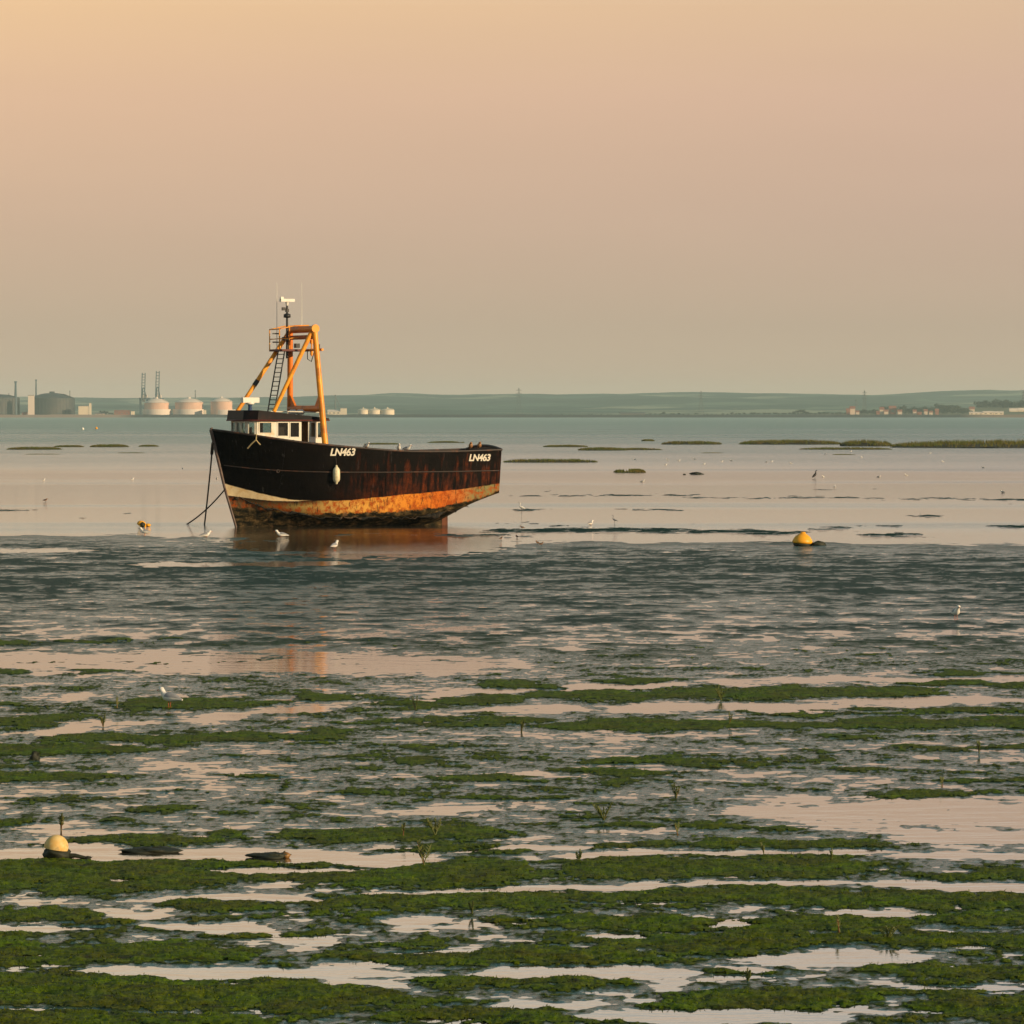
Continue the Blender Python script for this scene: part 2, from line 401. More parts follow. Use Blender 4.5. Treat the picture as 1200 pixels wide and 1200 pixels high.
amt = h.math('ADD', amt, h.math('ADD', .020, h.math('MULTIPLY', h.mr(gy, 112, 135), h.mr(gy, 260, 180, 0, .045))))
hgt = h.noise(h.n('Mapping', {0: geo, 3: (1.2, 2.4, 1)}).outputs[0], 1.0, 5, .6)
bp = h.n('Bump', {'Strength': amt, 'Distance': .4, 'Height': hgt})
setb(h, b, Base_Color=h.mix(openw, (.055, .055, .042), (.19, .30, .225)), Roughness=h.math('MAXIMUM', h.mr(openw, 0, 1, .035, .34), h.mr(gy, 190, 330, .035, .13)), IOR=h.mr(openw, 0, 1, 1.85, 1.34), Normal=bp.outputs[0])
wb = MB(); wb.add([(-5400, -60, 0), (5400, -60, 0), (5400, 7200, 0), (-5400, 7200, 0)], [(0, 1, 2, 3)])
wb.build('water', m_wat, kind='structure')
# ------------------------------------------------------------------ the trawler
BA = math.radians(24); BH = Vector((-math.cos(BA), -math.sin(BA), 0)); BP = Vector((math.sin(BA), -math.cos(BA), 0))
BO = Vector((-1.11, 177.3, 0)); BRZ = PI + BA
def bp_at(px, py, yp):
    """point of the boat's own frame seen at (px, py) in the plane yp metres to port"""
    d = ray(px, py); o = Vector((0, 0, CH)) - BO
    t = (yp - o.dot(BP)) / d.dot(BP); q = o + d * t
    return Vector((q.dot(BH), yp, q.z))
I_ = np.interp
def sm(u, xs, ys):      # smooth interpolation
    u = np.asarray(u, float); xs = np.array(xs); ys = np.array(ys)
    m_ = np.gradient(ys, xs); i = np.clip(np.searchsorted(xs, u) - 1, 0, len(xs) - 2)
    hh_ = xs[i + 1] - xs[i]; t = (u - xs[i]) / hh_
    return (2*t**3-3*t**2+1)*ys[i] + (t**3-2*t**2+t)*hh_*m_[i] + (-2*t**3+3*t**2)*ys[i+1] + (t**3-t**2)*hh_*m_[i+1]
VC = .30
ZR = ([0, .06, .16, .26, .36, .5, .64, .77, .89, 1], [2.93, 2.91, 2.88, 2.87, 2.89, 2.99, 3.13, 3.29, 3.50, 3.72])
ZC = ([0, .2, .35, .55, .7, .82, .92, 1], [1.26, .62, .45, .42, .5, .72, 1.05, 1.45])
ZK = ([0, .08, .17, .25, .4, .93, 1], [1.08, .75, .25, 0, -.15, -.15, -.1])
BR = ([0, .1, .3, .6, .75, .85, .92, .97, 1], [1.74, 1.84, 1.97, 2.0, 1.9, 1.62, 1.18, .66, .05])
BC = ([0, .2, .5, .7, .85, .94, 1], [1.5, 1.62, 1.66, 1.45, .85, .36, .04])
def hullp(u, v):
    X = u * I_(v, [0, VC, 1], [10.3, 10.78, 11.34])
    zr, zc, zk, br, bc = float(sm(u, *ZR)), float(sm(u, *ZC)), float(sm(u, *ZK)), float(sm(u, *BR)), float(sm(u, *BC))
    if v < VC:
        t = v / VC; return Vector((X, .04 + (bc - .04) * t ** .85, zk + (zc - zk) * t))
    t = (v - VC) / (1 - VC); e = 1 + .35 * max(0, (u - .6) / .4)
    return Vector((X, bc + (br - bc) * t ** e, zc + (zr - zc) * t))
def hull_at(X, z):
    u, v = X / 11.2, .6
    for _ in range(12):
        u = min(1, max(0, X / I_(v, [0, VC, 1], [10.3, 10.78, 11.34])))
        zr, zc, zk = float(sm(u, *ZR)), float(sm(u, *ZC)), float(sm(u, *ZK))
        v = VC + (1 - VC) * (z - zc) / (zr - zc) if z > zc else VC * max(0, (z - zk) / (zc - zk))
    return hullp(u, v)

boat = empty('fishing_boat', BO, BRZ, label='black rusty fishing trawler with a yellow gantry, aground on the mudflat', cat='boat')
US = list(np.linspace(0, .8, 65)) + list(np.linspace(.81, 1, 20)); VS = list(np.linspace(0, VC, 7)) + list(np.linspace(VC, 1, 13))[1:]
# hull paint
m_hull, h, b = newmat('hull paint and rust')
oc = h.n('TexCoord').outputs['Object']; sp = h.n('SeparateXYZ', {0: oc}); ox_, oz = sp.outputs[0], sp.outputs[2]
wob = h.math('MULTIPLY', h.math('SUBTRACT', h.noise(oc, 2.6, 6, .72), .5), .46)
zw = h.math('ADD', oz, wob); zs = h.math('ADD', oz, h.math('MULTIPLY', wob, .20))
top = h.curve(ox_, 0, 11.5, 0, 3, [(0, 1.63), (.8, 1.52), (1.6, 1.43), (2.7, 1.33), (4.2, 1.22), (5.6, 1.10), (6.75, 1.01), (8.3, 1.03), (9.4, 1.24), (10.3, 1.50), (10.9, 1.68), (11.5, 1.74)])
clow = h.curve(ox_, 0, 11.5, 0, 3, [(0, 1.6), (7.8, 1.03), (8.6, 1.0), (9.4, 1.04), (10.2, 1.14), (10.9, 1.24), (11.5, 1.3)])
blow = h.curve(ox_, 0, 11.5, 0, 3, [(0, 1.30), (1.2, .98), (2.4, .78), (3.2, .66), (4.2, .58), (6.7, .55), (8.3, .52), (9.3, .62), (10.2, .74), (11.5, .9)])
streak = h.noise(h.n('Mapping', {0: oc, 3: (3.5, 3.5, .35)}).outputs[0], 1.6, 5, .65)
aft = h.mr(ox_, 7.6, 3.5, 0, 1, True)
rustc = h.ramp(h.noise(oc, 3.2, 6, .7), [(.3, (.04, .012, .006)), (.48, (.16, .030, .008)), (.66, (.42, .085, .014))])
blackc = h.mix(h.mr(h.noise(oc, 1.4, 4, .6), .3, .7), (.002, .0018, .002), (.006, .0045, .004))
rf = h.math('MULTIPLY', h.mr(h.math('ADD', streak, h.mr(oz, 3.1, 1.1, -.12, .10)), .47, .70), h.math('MULTIPLY', aft, .7))
dark = h.mix(rf, blackc, h.mix(.40, rustc, (.012, .007, .006)))
# pale vertical scrapes
scr = h.mr(h.noise(h.n('Mapping', {0: oc, 3: (9, 9, .5)}).outputs[0], 1.0, 3, .5), .66, .74)
dark = h.mix(h.math('MULTIPLY', scr, .35), dark, (.085, .085, .085))
band = h.ramp(h.mr(ox_, 0, 11.34), [(0, (.22, .21, .09)), (.10, (.25, .22, .09)), (.15, (.55, .20, .05)), (.22, (.60, .15, .02)), (.34, (.70, .25, .03)), (.5, (.70, .36, .07)), (.62, (.50, .31, .09)), (.72, (.34, .25, .08)), (.86, (.16, .11, .05)), (1, (.10, .07, .04))])
band = h.mix(h.mr(h.noise(oc, 4.5, 6, .72), .44, .60), band, (.36, .075, .012))
band = h.mix(h.mr(h.noise(h.n('Mapping', {0: oc, 3: (5, 5, 1.2)}).outputs[0], 2.0, 5, .7), .54, .66), band, (.05, .03, .016))
cream = h.mix(h.mr(h.noise(oc, 4, 6, .7), .45, .75), (.88, .70, .42), (.72, .46, .18))
boot = h.ramp(h.noise(oc, 3.0, 6, .72), [(.33, (.012, .012, .008)), (.46, (.05, .038, .018)), (.58, (.15, .10, .045)), (.70, (.30, .16, .09))])
boot = h.mix(h.mr(h.noise(h.n('Mapping', {0: oc, 3: (1, 1, 2.5)}).outputs[0], 2.6, 5, .7), .42, .58), boot, (.008, .009, .006))
fb = h.mr(h.math('SUBTRACT', zw, blow), -.02, .03)
fc = h.mr(h.math('SUBTRACT', zs, clow), -.012, .012); fx = h.mr(ox_, 7.2, 7.7)
ft = h.mr(h.math('SUBTRACT', zs, top), -.012, .012)
c = h.mix(fb, boot, band)
wl = h.math('MULTIPLY', h.mr(h.math('SUBTRACT', clow, zs), .0, .22, 1, 0), fx)     # dark line under the cream wedge
c = h.mix(wl, c, (.02, .014, .010))
c = h.mix(h.math('MULTIPLY', fc, fx), c, cream)
c = h.mix(ft, c, dark)
rough_ = h.mix(ft, (.8, .8, .8), (.42, .42, .42))
bp = h.n('Bump', {'Strength': .8, 'Distance': .012, 'Height': h.noise(oc, 7, 5, .65)})
bp2 = h.n('Bump', {'Strength': .5, 'Distance': .05, 'Height': h.noise(h.n('Mapping', {0: oc, 3: (1.1, 1.1, .35)}).outputs[0], 1.2, 2, .5), 'Normal': bp.outputs[0]})
setb(h, b, Base_Color=c, Roughness=h.n('SeparateXYZ', {0: rough_}).outputs[0], Normal=bp2.outputs[0])
b.inputs['Specular IOR Level'].default_value = .06
m_cap = simple('worn dark steel', (.030, .020, .016), .55, .5, 5, stain=(.14, .05, .02))
m_stem = simple('scraped stem steel', (.17, .12, .10), .6, .4, 5, stain=(.07, .03, .02))
m_deck = simple('grimy deck', (.08, .06, .045), .8, .4, 3)
m_white = simple('old white paint', (.80, .77, .66), .45, .12, 3, stain=(.62, .44, .22))
m_navy = simple('dark roof paint', (.004, .004, .008), .5, .5, 3, stain=(.022, .008, .007))
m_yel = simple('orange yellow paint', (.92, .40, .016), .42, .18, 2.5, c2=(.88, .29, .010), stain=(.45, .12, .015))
m_org = simple('shaded orange paint', (.84, .24, .012), .45, .2, 2.5, c2=(.72, .17, .010), stain=(.35, .08, .012))  # gantry yellow with shade mixed into the colour, for far leg and beams
m_blk = simple('black steel', (.015, .016, .017), .5, .4, 6)
m_red = simple('red brown rail', (.14, .022, .014), .6, .4, 5)
m_blue = simple('blue paint', (.02, .06, .17), .5, .3, 5)
m_brn = simple('varnished door', (.28, .14, .035), .5, .35, 4)
m_dk = simple('dark cabin lining', (.045, .016, .012), .7, .4, 4)
m_lens = simple('white plastic', (.82, .80, .72), .4, .06, 5)
m_let = simple('white lettering', (.80, .76, .64), .5, .2, 9)
m_rope = simple('pale rope', (.60, .48, .24), .8, .3, 20)
m_chain = simple('rusty chain', (.045, .032, .024), .75, .5, 20)
m_glass, h, b = newmat('window glass')
tr = h.n('BsdfTransparent', {'Color': (.80, .86, .84, 1)}); gl = h.n('BsdfGlossy', {'Color': (1, 1, 1, 1), 'Roughness': .03})
fr = h.n('Fresnel', {'IOR': 1.5}); mx = h.n('MixShader', {0: h.math('MULTIPLY', fr.outputs[0], .8)})
h.nt.links.new(tr.outputs[0], mx.inputs[1]); h.nt.links.new(gl.outputs[0], mx.inputs[2])
h.nt.links.new(mx.outputs[0], h.nt.nodes['Material Output'].inputs[0])

mb = MB(); nu, nv = len(US), len(VS)
P = [[hullp(u, v) for v in VS] for u in US]
for s in (1, -1):
    vs = [(p.x, p.y * s, p.z) for r in P for p in r]
    fs = [(i * nv + j, (i + 1) * nv + j, (i + 1) * nv + j + 1, i * nv + j + 1) for i in range(nu - 1) for j in range(nv - 1)]
    if s < 0: fs = [f[::-1] for f in fs]
    k0 = nv * (nu - 1)
    mb.add(vs, fs, 0, True)
# transom, stem closing strip, keel strip
tv = [(p.x, p.y, p.z) for p in P[0]] + [(p.x, -p.y, p.z) for p in P[0]]
mb.add(tv, [(j, j + 1, nv + j + 1, nv + j) for j in range(nv - 1)], 0)
sv_ = [(p.x, p.y, p.z) for p in P[-1]] + [(p.x, -p.y, p.z) for p in P[-1]]
mb.add(sv_, [(j + 1, j, nv + j, nv + j + 1) for j in range(nv - 1)], 0)
kv = [(r[0].x, r[0].y, r[0].z) for r in P] + [(r[0].x, -r[0].y, r[0].z) for r in P]
mb.add(kv, [(j, j + 1, nu + j + 1, nu + j) for j in range(nu - 1)], 0)
# inside of the bulwark
for s in (1, -1):
    iv = []
    for u in US[:-2]:
        for v in (1, .80):
            p = hullp(u, v); iv.append((p.x - .04 * (u > .9), (p.y - .07) * s, p.z))
    fs = [(2 * i, 2 * i + 1, 2 * i + 3, 2 * i + 2) for i in range(len(US) - 3)]
    mb.add(iv, fs if s > 0 else [f[::-1] for f in fs], 1)
mb.add([(.07, -1.68, 2.9), (.07, 1.68, 2.9), (.07, 1.62, 2.1), (.07, -1.62, 2.1)], [(0, 1, 2, 3)], 1)
hull = mb.build('hull', [m_hull, m_deck], boat)
d = MB(); row = []
for u in US:
    p = hullp(min(u, .985), .82); row.append((p.x, max(p.y - .03, .02), p.z - .02))
d.add([r for r in row] + [(r[0], -r[1], r[2]) for r in row], [(i, len(row) + i, len(row) + i + 1, i + 1) for i in range(len(row) - 1)], 0)
d.build('deck', m_deck, hull)
# cap rail, rubbing strakes, stem bar, skeg, rudder
for s in (1, -1):
    c_ = MB(); c_.tube([(p.x, p.y * s, p.z) for p in (hullp(u, 1) + Vector((0, -.02, .01)) for u in US)], .045, 6); c_.build('cap_rail', m_cap, hull)
c_ = MB(); c_.tube([(-.0, y, 2.94 + .16 * (1 - (y / 1.74) ** 2)) for y in np.linspace(-1.74, 1.74, 15)], .05, 6); c_.build('cap_rail', m_cap, hull)
c_ = MB(); c_.add([(0, y, 2.9) for y in np.linspace(-1.72, 1.72, 15)] + [(0, y, 2.94 + .16 * (1 - (y / 1.74) ** 2)) for y in np.linspace(-1.72, 1.72, 15)], [(i, i + 1, 16 + i, 15 + i) for i in range(14)], 0); c_.build('stern_board', m_cap, hull)
for s in (1, -1):
    c_ = MB()
    c_.tube([(p.x, p.y * s, p.z) for p in (hull_at(X, z) + Vector((0, .005, 0)) for X, z in zip(np.linspace(.05, 10.9, 40), sm(np.linspace(.05, 10.9, 40), [0, 3, 6, 8, 10, 11], [2.13, 2.10, 2.10, 2.13, 2.25, 2.38])))], .022, 6)
    c_.build('rubbing_strake', m_cap, hull)
c_ = MB(); c_.tube([(hullp(1, v).x + .015, 0, hullp(1, v).z + .02 * v) for v in np.linspace(0, 1, 16)], [.05 + .035 * v for v in np.linspace(0, 1, 16)], 8); c_.build('stem_bar', m_stem, hull)
c_ = MB(); c_.add([(1.8, y, z) for y in (-.06, .06) for z in (-.3, .42)] + [(4.2, y, z) for y in (-.06, .06) for z in (-.3, .12)], [(0, 1, 3, 2), (4, 6, 7, 5), (0, 4, 5, 1), (2, 3, 7, 6), (1, 5, 7, 3)], 0); c_.build('skeg', m_hull, hull)
c_ = MB(); c_.bx((1.55, -.035, -.3), (1.79, .035, .42)); c_.build('rudder', simple('rusty rudder', (.16, .05, .02), .8, .5, 5, stain=(.03, .02, .012)), boat)
# plating seams
for X0 in (2.6, 4.9, 7.0, 9.0):
    c_ = MB(); zt = float(sm(X0 / 11.3, *ZR)) - .05
    c_.tube([hull_at(X0, z) + Vector((0, .002, 0)) for z in np.linspace(1.45, zt, 10)], .007, 5); c_.build('weld_seam', m_hull, hull)
# hawse and scupper pipes
c_ = MB(); p = hull_at(9.15, 2.15); c_.lathe([(.07, 0), (.07, .05), (.045, .05), (.045, 0)], p, 12, rot=Matrix.Rotation(-PI / 2, 3, 'X')); c_.build('scupper', m_cap, hull)
# weed and barnacles crusted along the chine, one ragged strip
rs2 = np.random.RandomState(3); c_ = MB(); uu = np.linspace(.12, .97, 150)
rr_ = .015 + .055 * np.clip(fbm(uu * 26, uu * 0 + .4, 5, 4, .7) + .15, 0, 2) + .09 * np.exp(-((uu - .255) / .035) ** 2) * (.5 + rs2.rand(150))
c_.tube([hullp(u, VC * .93) + Vector((0, 0, -.05 + .10 * float(fbm(np.array([u * 31]), np.array([.7]), 8, 3, .7)[0]))) for u in uu], [float(r) for r in rr_], 7)
c_.build('fouling', simple('weed and barnacles', (.010, .010, .007), .9, .5, 5, stain=(.10, .06, .035)), hull)

# registration letters, wrapped on the plating
def letters(X0, z0, size, parent):
    cu = bpy.data.curves.new('lettering', 'FONT'); cu.body = 'LN463'; cu.size = .385; cu.shear = .18; cu.offset = .012; cu.space_character = .93
    to = bpy.data.objects.new('lettering', cu); COL.objects.link(to)
    bpy.context.view_layer.update()
    me = bpy.data.meshes.new_from_object(to.evaluated_get(bpy.context.evaluated_depsgraph_get()))
    bpy.data.objects.remove(to)
    for v in me.vertices: v.co = v.co * (size / .385)
    for v in me.vertices:
        t_ = v.co.x / 1.05; z_ = z0 + v.co.y; ya, yb = [(hull_at(X0 - d_, z0 - .02).y, hull_at(X0 - d_, z0 + .3).y) for d_ in (0, 1.05)]
        f_ = (v.co.y + .02) / .32; y_ = (ya[0] * (1 - f_) + ya[1] * f_) * (1 - t_) + (yb[0] * (1 - f_) + yb[1] * f_) * t_; v.co = (X0 - v.co.x, y_ + .028, z_)
    me.materials.clear(); me.materials.append(m_let)
    o = bpy.data.objects.new('lettering', me); COL.objects.link(o); o.parent = parent; return o
p1 = bp_at(387, 533.5, 2.0); letters(p1.x, p1.z - .01, .385, hull)
p2 = bp_at(549, 540, 1.83); letters(p2.x, p2.z, .36, hull)

# ---------------- wheelhouse
wh = empty('wheelhouse'); wh.parent = boat
ZB, ZT = 3.05, 4.07
def wpx(px, yp): return bp_at(px, 500, yp).x
def wall(mbw, a, b_, openings, z0=ZB, z1=ZT, th=.05):
    """panel wall from a to b (plan points) with real openings (s0, s1, za, zb) along it"""
    a, b_ = Vector((*a, 0)), Vector((*b_, 0)); L = (b_ - a).length; dd = (b_ - a) / L
    R = Matrix((dd, Vector((-dd.y, dd.x, 0)), Vector((0, 0, 1)))).transposed()
    def piece(s0, s1, q0, q1):
        if s1 - s0 > .002 and q1 - q0 > .002: mbw.box(a + dd * (s0 + s1) / 2 + Vector((0, 0, (q0 + q1) / 2)), (s1 - s0, th, q1 - q0), 0, R)
    cur = 0
    for s0, s1, q0, q1 in sorted(openings):
        piece(cur, s0, z0, z1); piece(s0, s1, z0, q0); piece(s0, s1, q1, z1); cur = s1
    piece(cur, L, z0, z1)
    return a, dd, R
def window(a, dd, R, s0, s1, q0, q1, fw=.035):
    f = MB(); n_ = R @ Vector((0, 1, 0)); off = n_ * -.012
    for (x0, x1, y0, y1) in ((s0, s0 + fw, q0, q1), (s1 - fw, s1, q0, q1), (s0 + fw, s1 - fw, q0, q0 + fw), (s0 + fw, s1 - fw, q1 - fw, q1)):
        f.box(a + dd * (x0 + x1) / 2 + Vector((0, 0, (y0 + y1) / 2)) + off, (x1 - x0, .058, y1 - y0), 0, R)
    fo_ = f.build('window', m_white, wh)
    g = MB(); g.box(a + dd * (s0 + s1) / 2 + Vector((0, 0, (q0 + q1) / 2)), (s1 - s0 - 2 * fw, .008, q1 - q0 - 2 * fw), 0, R); g.build('pane', m_glass, fo_)
YW = 1.12; XF = wpx(301, YW); XA = wpx(379.5, YW); XC = XF + .30
plan = [(XF, YW), (XA, YW), (XA, -YW), (XF, -YW), (XC, -YW + .30), (XC, YW - .30)]
q0, q1 = 3.50, 4.03
shell = MB()
pw = [(303, 318.5, 3.58), (324.5, 338, 3.46), (339, 351, 3.42), (362, 370, 3.42), (371, 378, 3.40)]
ops = [(XF - wpx(a, YW), XF - wpx(b_, YW), z, q1) for a, b_, z in pw]
dr = (XF - wpx(353, YW), XF - wpx(361, YW), ZB, ZT - .03)
Wl = []
Wl.append((wall(shell, (XF, YW), (XA, YW), ops + [dr]), ops))
o2 = [(.2, .95, q0, q1), (1.05, 1.75, q0, q1), (2.0, XF - XA - .15, q0, q1)]
Wl.append((wall(shell, (XF, -YW), (XA, -YW), o2), o2))
L3 = 2 * (YW - .30); o3 = [(.04 + i * L3 / 3, (i + 1) * L3 / 3 - .04, q0, q1) for i in range(3)]
Wl.append((wall(shell, (XC, -YW + .30), (XC, YW - .30), o3), o3))
Lc = math.hypot(.3, .3); oc_ = [(.06, Lc - .06, q0, q1)]
Wl.append((wall(shell, (XF, -YW), (XC, -YW + .30), oc_), oc_))
Wl.append((wall(shell, (XC, YW - .30), (XF, YW), oc_), oc_))
o5 = [(.3, .9, q0, q1), (1.3, 1.95, q0, q1)]
Wl.append((wall(shell, (XA, YW), (XA, -YW), o5), o5))
shell.build('cabin_wall', m_white, wh)
for (a, dd, R), oo in Wl:
    for s0, s1, za, zb in oo: window(a, dd, R, s0, s1, za, zb)
c_ = MB(); c_.bx((wpx(361.5, YW), YW - .40, ZB), (wpx(352.5, YW), YW - .36, ZT - .03)); c_.bx((wpx(362, YW), YW - .40, ZB), (wpx(361.3, YW), YW - .03, ZT - .03)); c_.build('door', m_brn, wh)
c_ = MB(); c_.bx((wpx(352.5, YW) - .0, -YW + .03, ZB), (wpx(352.5, YW) + .03, YW - .03, ZT - .02)); c_.bx((wpx(352, YW), YW - .55, ZB), (XF - .85, YW - .50, ZT - .02)); c_.build('bulkhead', m_dk, wh)
c_ = MB(); c_.bx((XF - .35, -.8, ZB), (XF + .1, .8, 3.62)); c_.tube([(XF - .4, .5, 3.62), (XF - .4, .5, 3.80)], [.09, .06], 8); c_.tube([(XF - .2, -.1, 3.62), (XF - .2, -.1, 3.82)], .07, 8); c_.build('console', m_blk, wh)
# roof: a wedge with a deep visor over the front windows
OV = .14
rp = [(XA - .17, YW + OV), (XA - .17, -YW - OV), (XF + .02, -YW - OV), (XC + .18, -YW + .24), (XC + .18, YW - .24), (XF + .02, YW + OV)]
def ztop(x): return 4.17 + .30 * min(1, max(0, (x - XA) / (XF - XA - .1))) ** 1.15
vs = [(x, y, 4.075) for x, y in rp] + [(x - (.05 if x > XF - .2 else 0), y * .985, ztop(x)) for x, y in rp]
# extra section near the front where the crown is highest
r_ = MB(); r_.add(vs, [(0, 1, 2, 3, 4, 5)[::-1], (6, 7, 8, 9, 10, 11)] + [(i, (i + 1) % 6, 6 + (i + 1) % 6, 6 + i) for i in range(6)], 0)
m_navy.node_tree.nodes['Principled BSDF'].inputs['Specular IOR Level'].default_value = .12
roof = r_.build('roof', m_navy, wh)
e_ = MB(); pts = [(x, y, 4.085) for x, y in rp]; e_.tube(pts[1:] + pts[:1], .028, 6); e_.tube([pts[0], pts[1]], .028, 6); e_.build('roof_edge', m_red, roof)
# white gear behind the gantry foot on the roof
for px_, r in ((343, .10), (352, .10)):
    c_ = MB(); p = bp_at(px_, 486, .3); c_.lathe([(r * .5, -.16), (r, -.1), (r, .1), (r * .5, .16)], (p.x, .3, 4.40), 10, rot=Matrix.Rotation(PI / 2, 3, 'Y')); c_.build('roof_canister', m_lens, roof)
for y in (.9, -.9):
    c_ = MB(); c_.tube([(XA + .1, y, 4.16), (XA + .1, y, 4.39), (XA + 1.4, y, 4.43), (XA + 1.4, y, 4.3)], .02, 6); c_.build('roof_rail', m_white, roof)

# radar on the roof
rd = empty('radar'); rd.parent = boat
p = bp_at(293, 482, .2)
c_ = MB(); c_.tube([(p.x, .2, 4.35), (p.x, .2, 4.62), (p.x, .2, 4.74)], [.10, .07, .11], 10); c_.build('pedestal', m_blue, rd)
c_ = MB(); c_.box((p.x, .2, 4.86), (.66, .30, .20)); c_.lathe([(.16, -.06), (.18, 0), (.14, .05)], (p.x, .2, 4.76), 12); sc_ = c_.build('scanner', m_lens, rd)

# ---------------- gantry
ga = empty('gantry'); ga.parent = boat
def leg(a, b_, r, nm='leg', mt=None):
    c_ = MB(); c_.tube([a, Vector(a) * .5 + Vector(b_) * .5, b_], [r * 1.06, r, r * .92], 12); return c_.build(nm, mt or m_yel, ga)
YG = 1.72
pT = bp_at(368.5, 385, 1.15); pB = bp_at(383.5, 515, YG); XG = pB.x
legP0 = Vector((XG, YG, 2.3)); legP1 = pT
# starboard leg in the same athwart plane
pS1 = bp_at(341, 386, -1.15); pS0 = bp_at(332.5, 481, -YG)
legS1 = Vector((pT.x + .1, -1.15, pT.z)); legS0 = Vector((XG + .2, -YG, 2.3))
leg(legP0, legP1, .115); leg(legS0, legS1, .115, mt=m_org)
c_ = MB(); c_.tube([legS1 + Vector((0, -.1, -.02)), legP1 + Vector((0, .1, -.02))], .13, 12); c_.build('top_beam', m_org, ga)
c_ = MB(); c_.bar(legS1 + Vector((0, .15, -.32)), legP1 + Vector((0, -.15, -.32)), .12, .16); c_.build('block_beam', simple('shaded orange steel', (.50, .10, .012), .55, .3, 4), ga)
c_ = MB(); c_.lathe([(.16, -.05), (.16, .05)], legP1 + Vector((0, .08, 0)), 12, rot=Matrix.Rotation(PI / 2, 3, 'X')); c_.build('head_block', m_yel, ga)
def along(a, b_, z): t = (z - a.z) / (b_.z - a.z); return a + (b_ - a) * t
zb = bp_at(355, 479, 0).z
A, B_ = along(legS0, legS1, zb), along(legP0, legP1, zb)
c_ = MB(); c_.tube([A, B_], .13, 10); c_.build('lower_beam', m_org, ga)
for q, s in ((A, 1), (B_, -1)):
    c_ = MB(); qq = along(legS0 if s > 0 else legP0, legS1 if s > 0 else legP1, zb + .62)
    c_.add([(q.x + .04, q.y, q.z), (q.x + .04, q.y + .75 * s, q.z), (qq.x + .04, qq.y, qq.z), (q.x - .04, q.y, q.z), (q.x - .04, q.y + .75 * s, q.z), (qq.x - .04, qq.y, qq.z)],
           [(0, 1, 2), (5, 4, 3), (0, 3, 4, 1), (1, 4, 5, 2), (2, 5, 3, 0)], 0); c_.build('gusset', m_org, ga)
# forward struts down to the wheelhouse roof
s1 = bp_at(321, 484, .95); s1.z = 4.42
leg(legP1 + Vector((.1, -.08, -.15)), s1, .085, 'strut')
s0 = bp_at(277.5, 483, -1.0); s0.z = 4.40
leg(legS1 + Vector((.1, .05, -.15)), s0, .085, 'strut')
t0 = legS1 + Vector((.1, .05, -.15)); dv = s0 - t0
c_ = MB(); c_.tube([t0 + dv * .60, t0 + dv * .665], .092, 12); c_.build('clamp_band', m_blk, ga)
# platform and rails
zp = bp_at(340, 410, 0).z
X1 = bp_at(322, 410, -.7).x
c_ = MB(); c_.bx((XG - .15, -1.30, zp - .05), (X1, -.15, zp + .03)); c_.build('platform', m_red, ga)
c_ = MB(); c_.tube([(XG, -1.2, zp), (XG, 1.25, zp)], .05, 8); c_.build('cross_tube', m_yel, ga)
c_ = MB()
for y in (-1.25, -.2):
    c_.tube([(X1, y, zp), (X1, y, zp + .80), (XG + .6, y, zp + .93), (XG, y, zp + .95)], .025, 6)
    c_.tube([(X1, y, zp + .42), (XG, y, zp + .5)], .02, 6); c_.tube([(XG + .8, y, zp), (XG + .8, y, zp + .9)], .022, 6)
c_.tube([(X1, -1.25, zp + .80), (X1, -.2, zp + .80)], .025, 6)
c_.build('guard_rail', m_yel, ga)
# hanging block and chain
p = bp_at(350.5, 388, 0); c_ = MB(); c_.tube([(XG, .1, pT.z - .2), (XG, .1, pT.z - 1.05)], .03, 6); c_.tube([(XG, .1, pT.z - .42), (XG, .1, pT.z - .56)], .075, 8); c_.tube([(XG, .1, pT.z - .86), (XG, .1, pT.z - 1.0)], .06, 8); c_.build('block_and_chain', m_yel, ga)
c_ = MB(); c_.tube([(XG + .1, -.1, zp), (XG + .15, .05, zp - .35), (XG + .05, .2, zp - .45), (XG, .35, zp - .1)], .018, 5); c_.tube([(XG, .55, zp + .08), (XG, .62, zp + .3)], .045, 6); c_.build('rigging', m_blk, ga)
# floodlights
for y, z_ in ((1.2 * .8, zp + .12), (-1.15, zp + .18)):
    c_ = MB(); c_.box((XG + .12, y, z_), (.16, .24, .17)); c_.build('floodlight', m_blk, ga)
# ladder
c_ = MB(); a0 = bp_at(326, 412, -.55); a1 = bp_at(313.5, 484, -.30)
wv = Vector((0, 1, 0)) * .0 + Vector((.36, 0, 0)); wv = Vector((-.15, .30, 0))
for k in (0, 1): c_.tube([a0 + wv * k * 1.0, a1 + wv * k * 1.05], .028, 6)
for i in range(13):
    q = a0 + (a1 - a0) * (i + .6) / 13.5; c_.tube([q, q + wv], .017, 5)
c_.build('ladder', m_blk, boat)
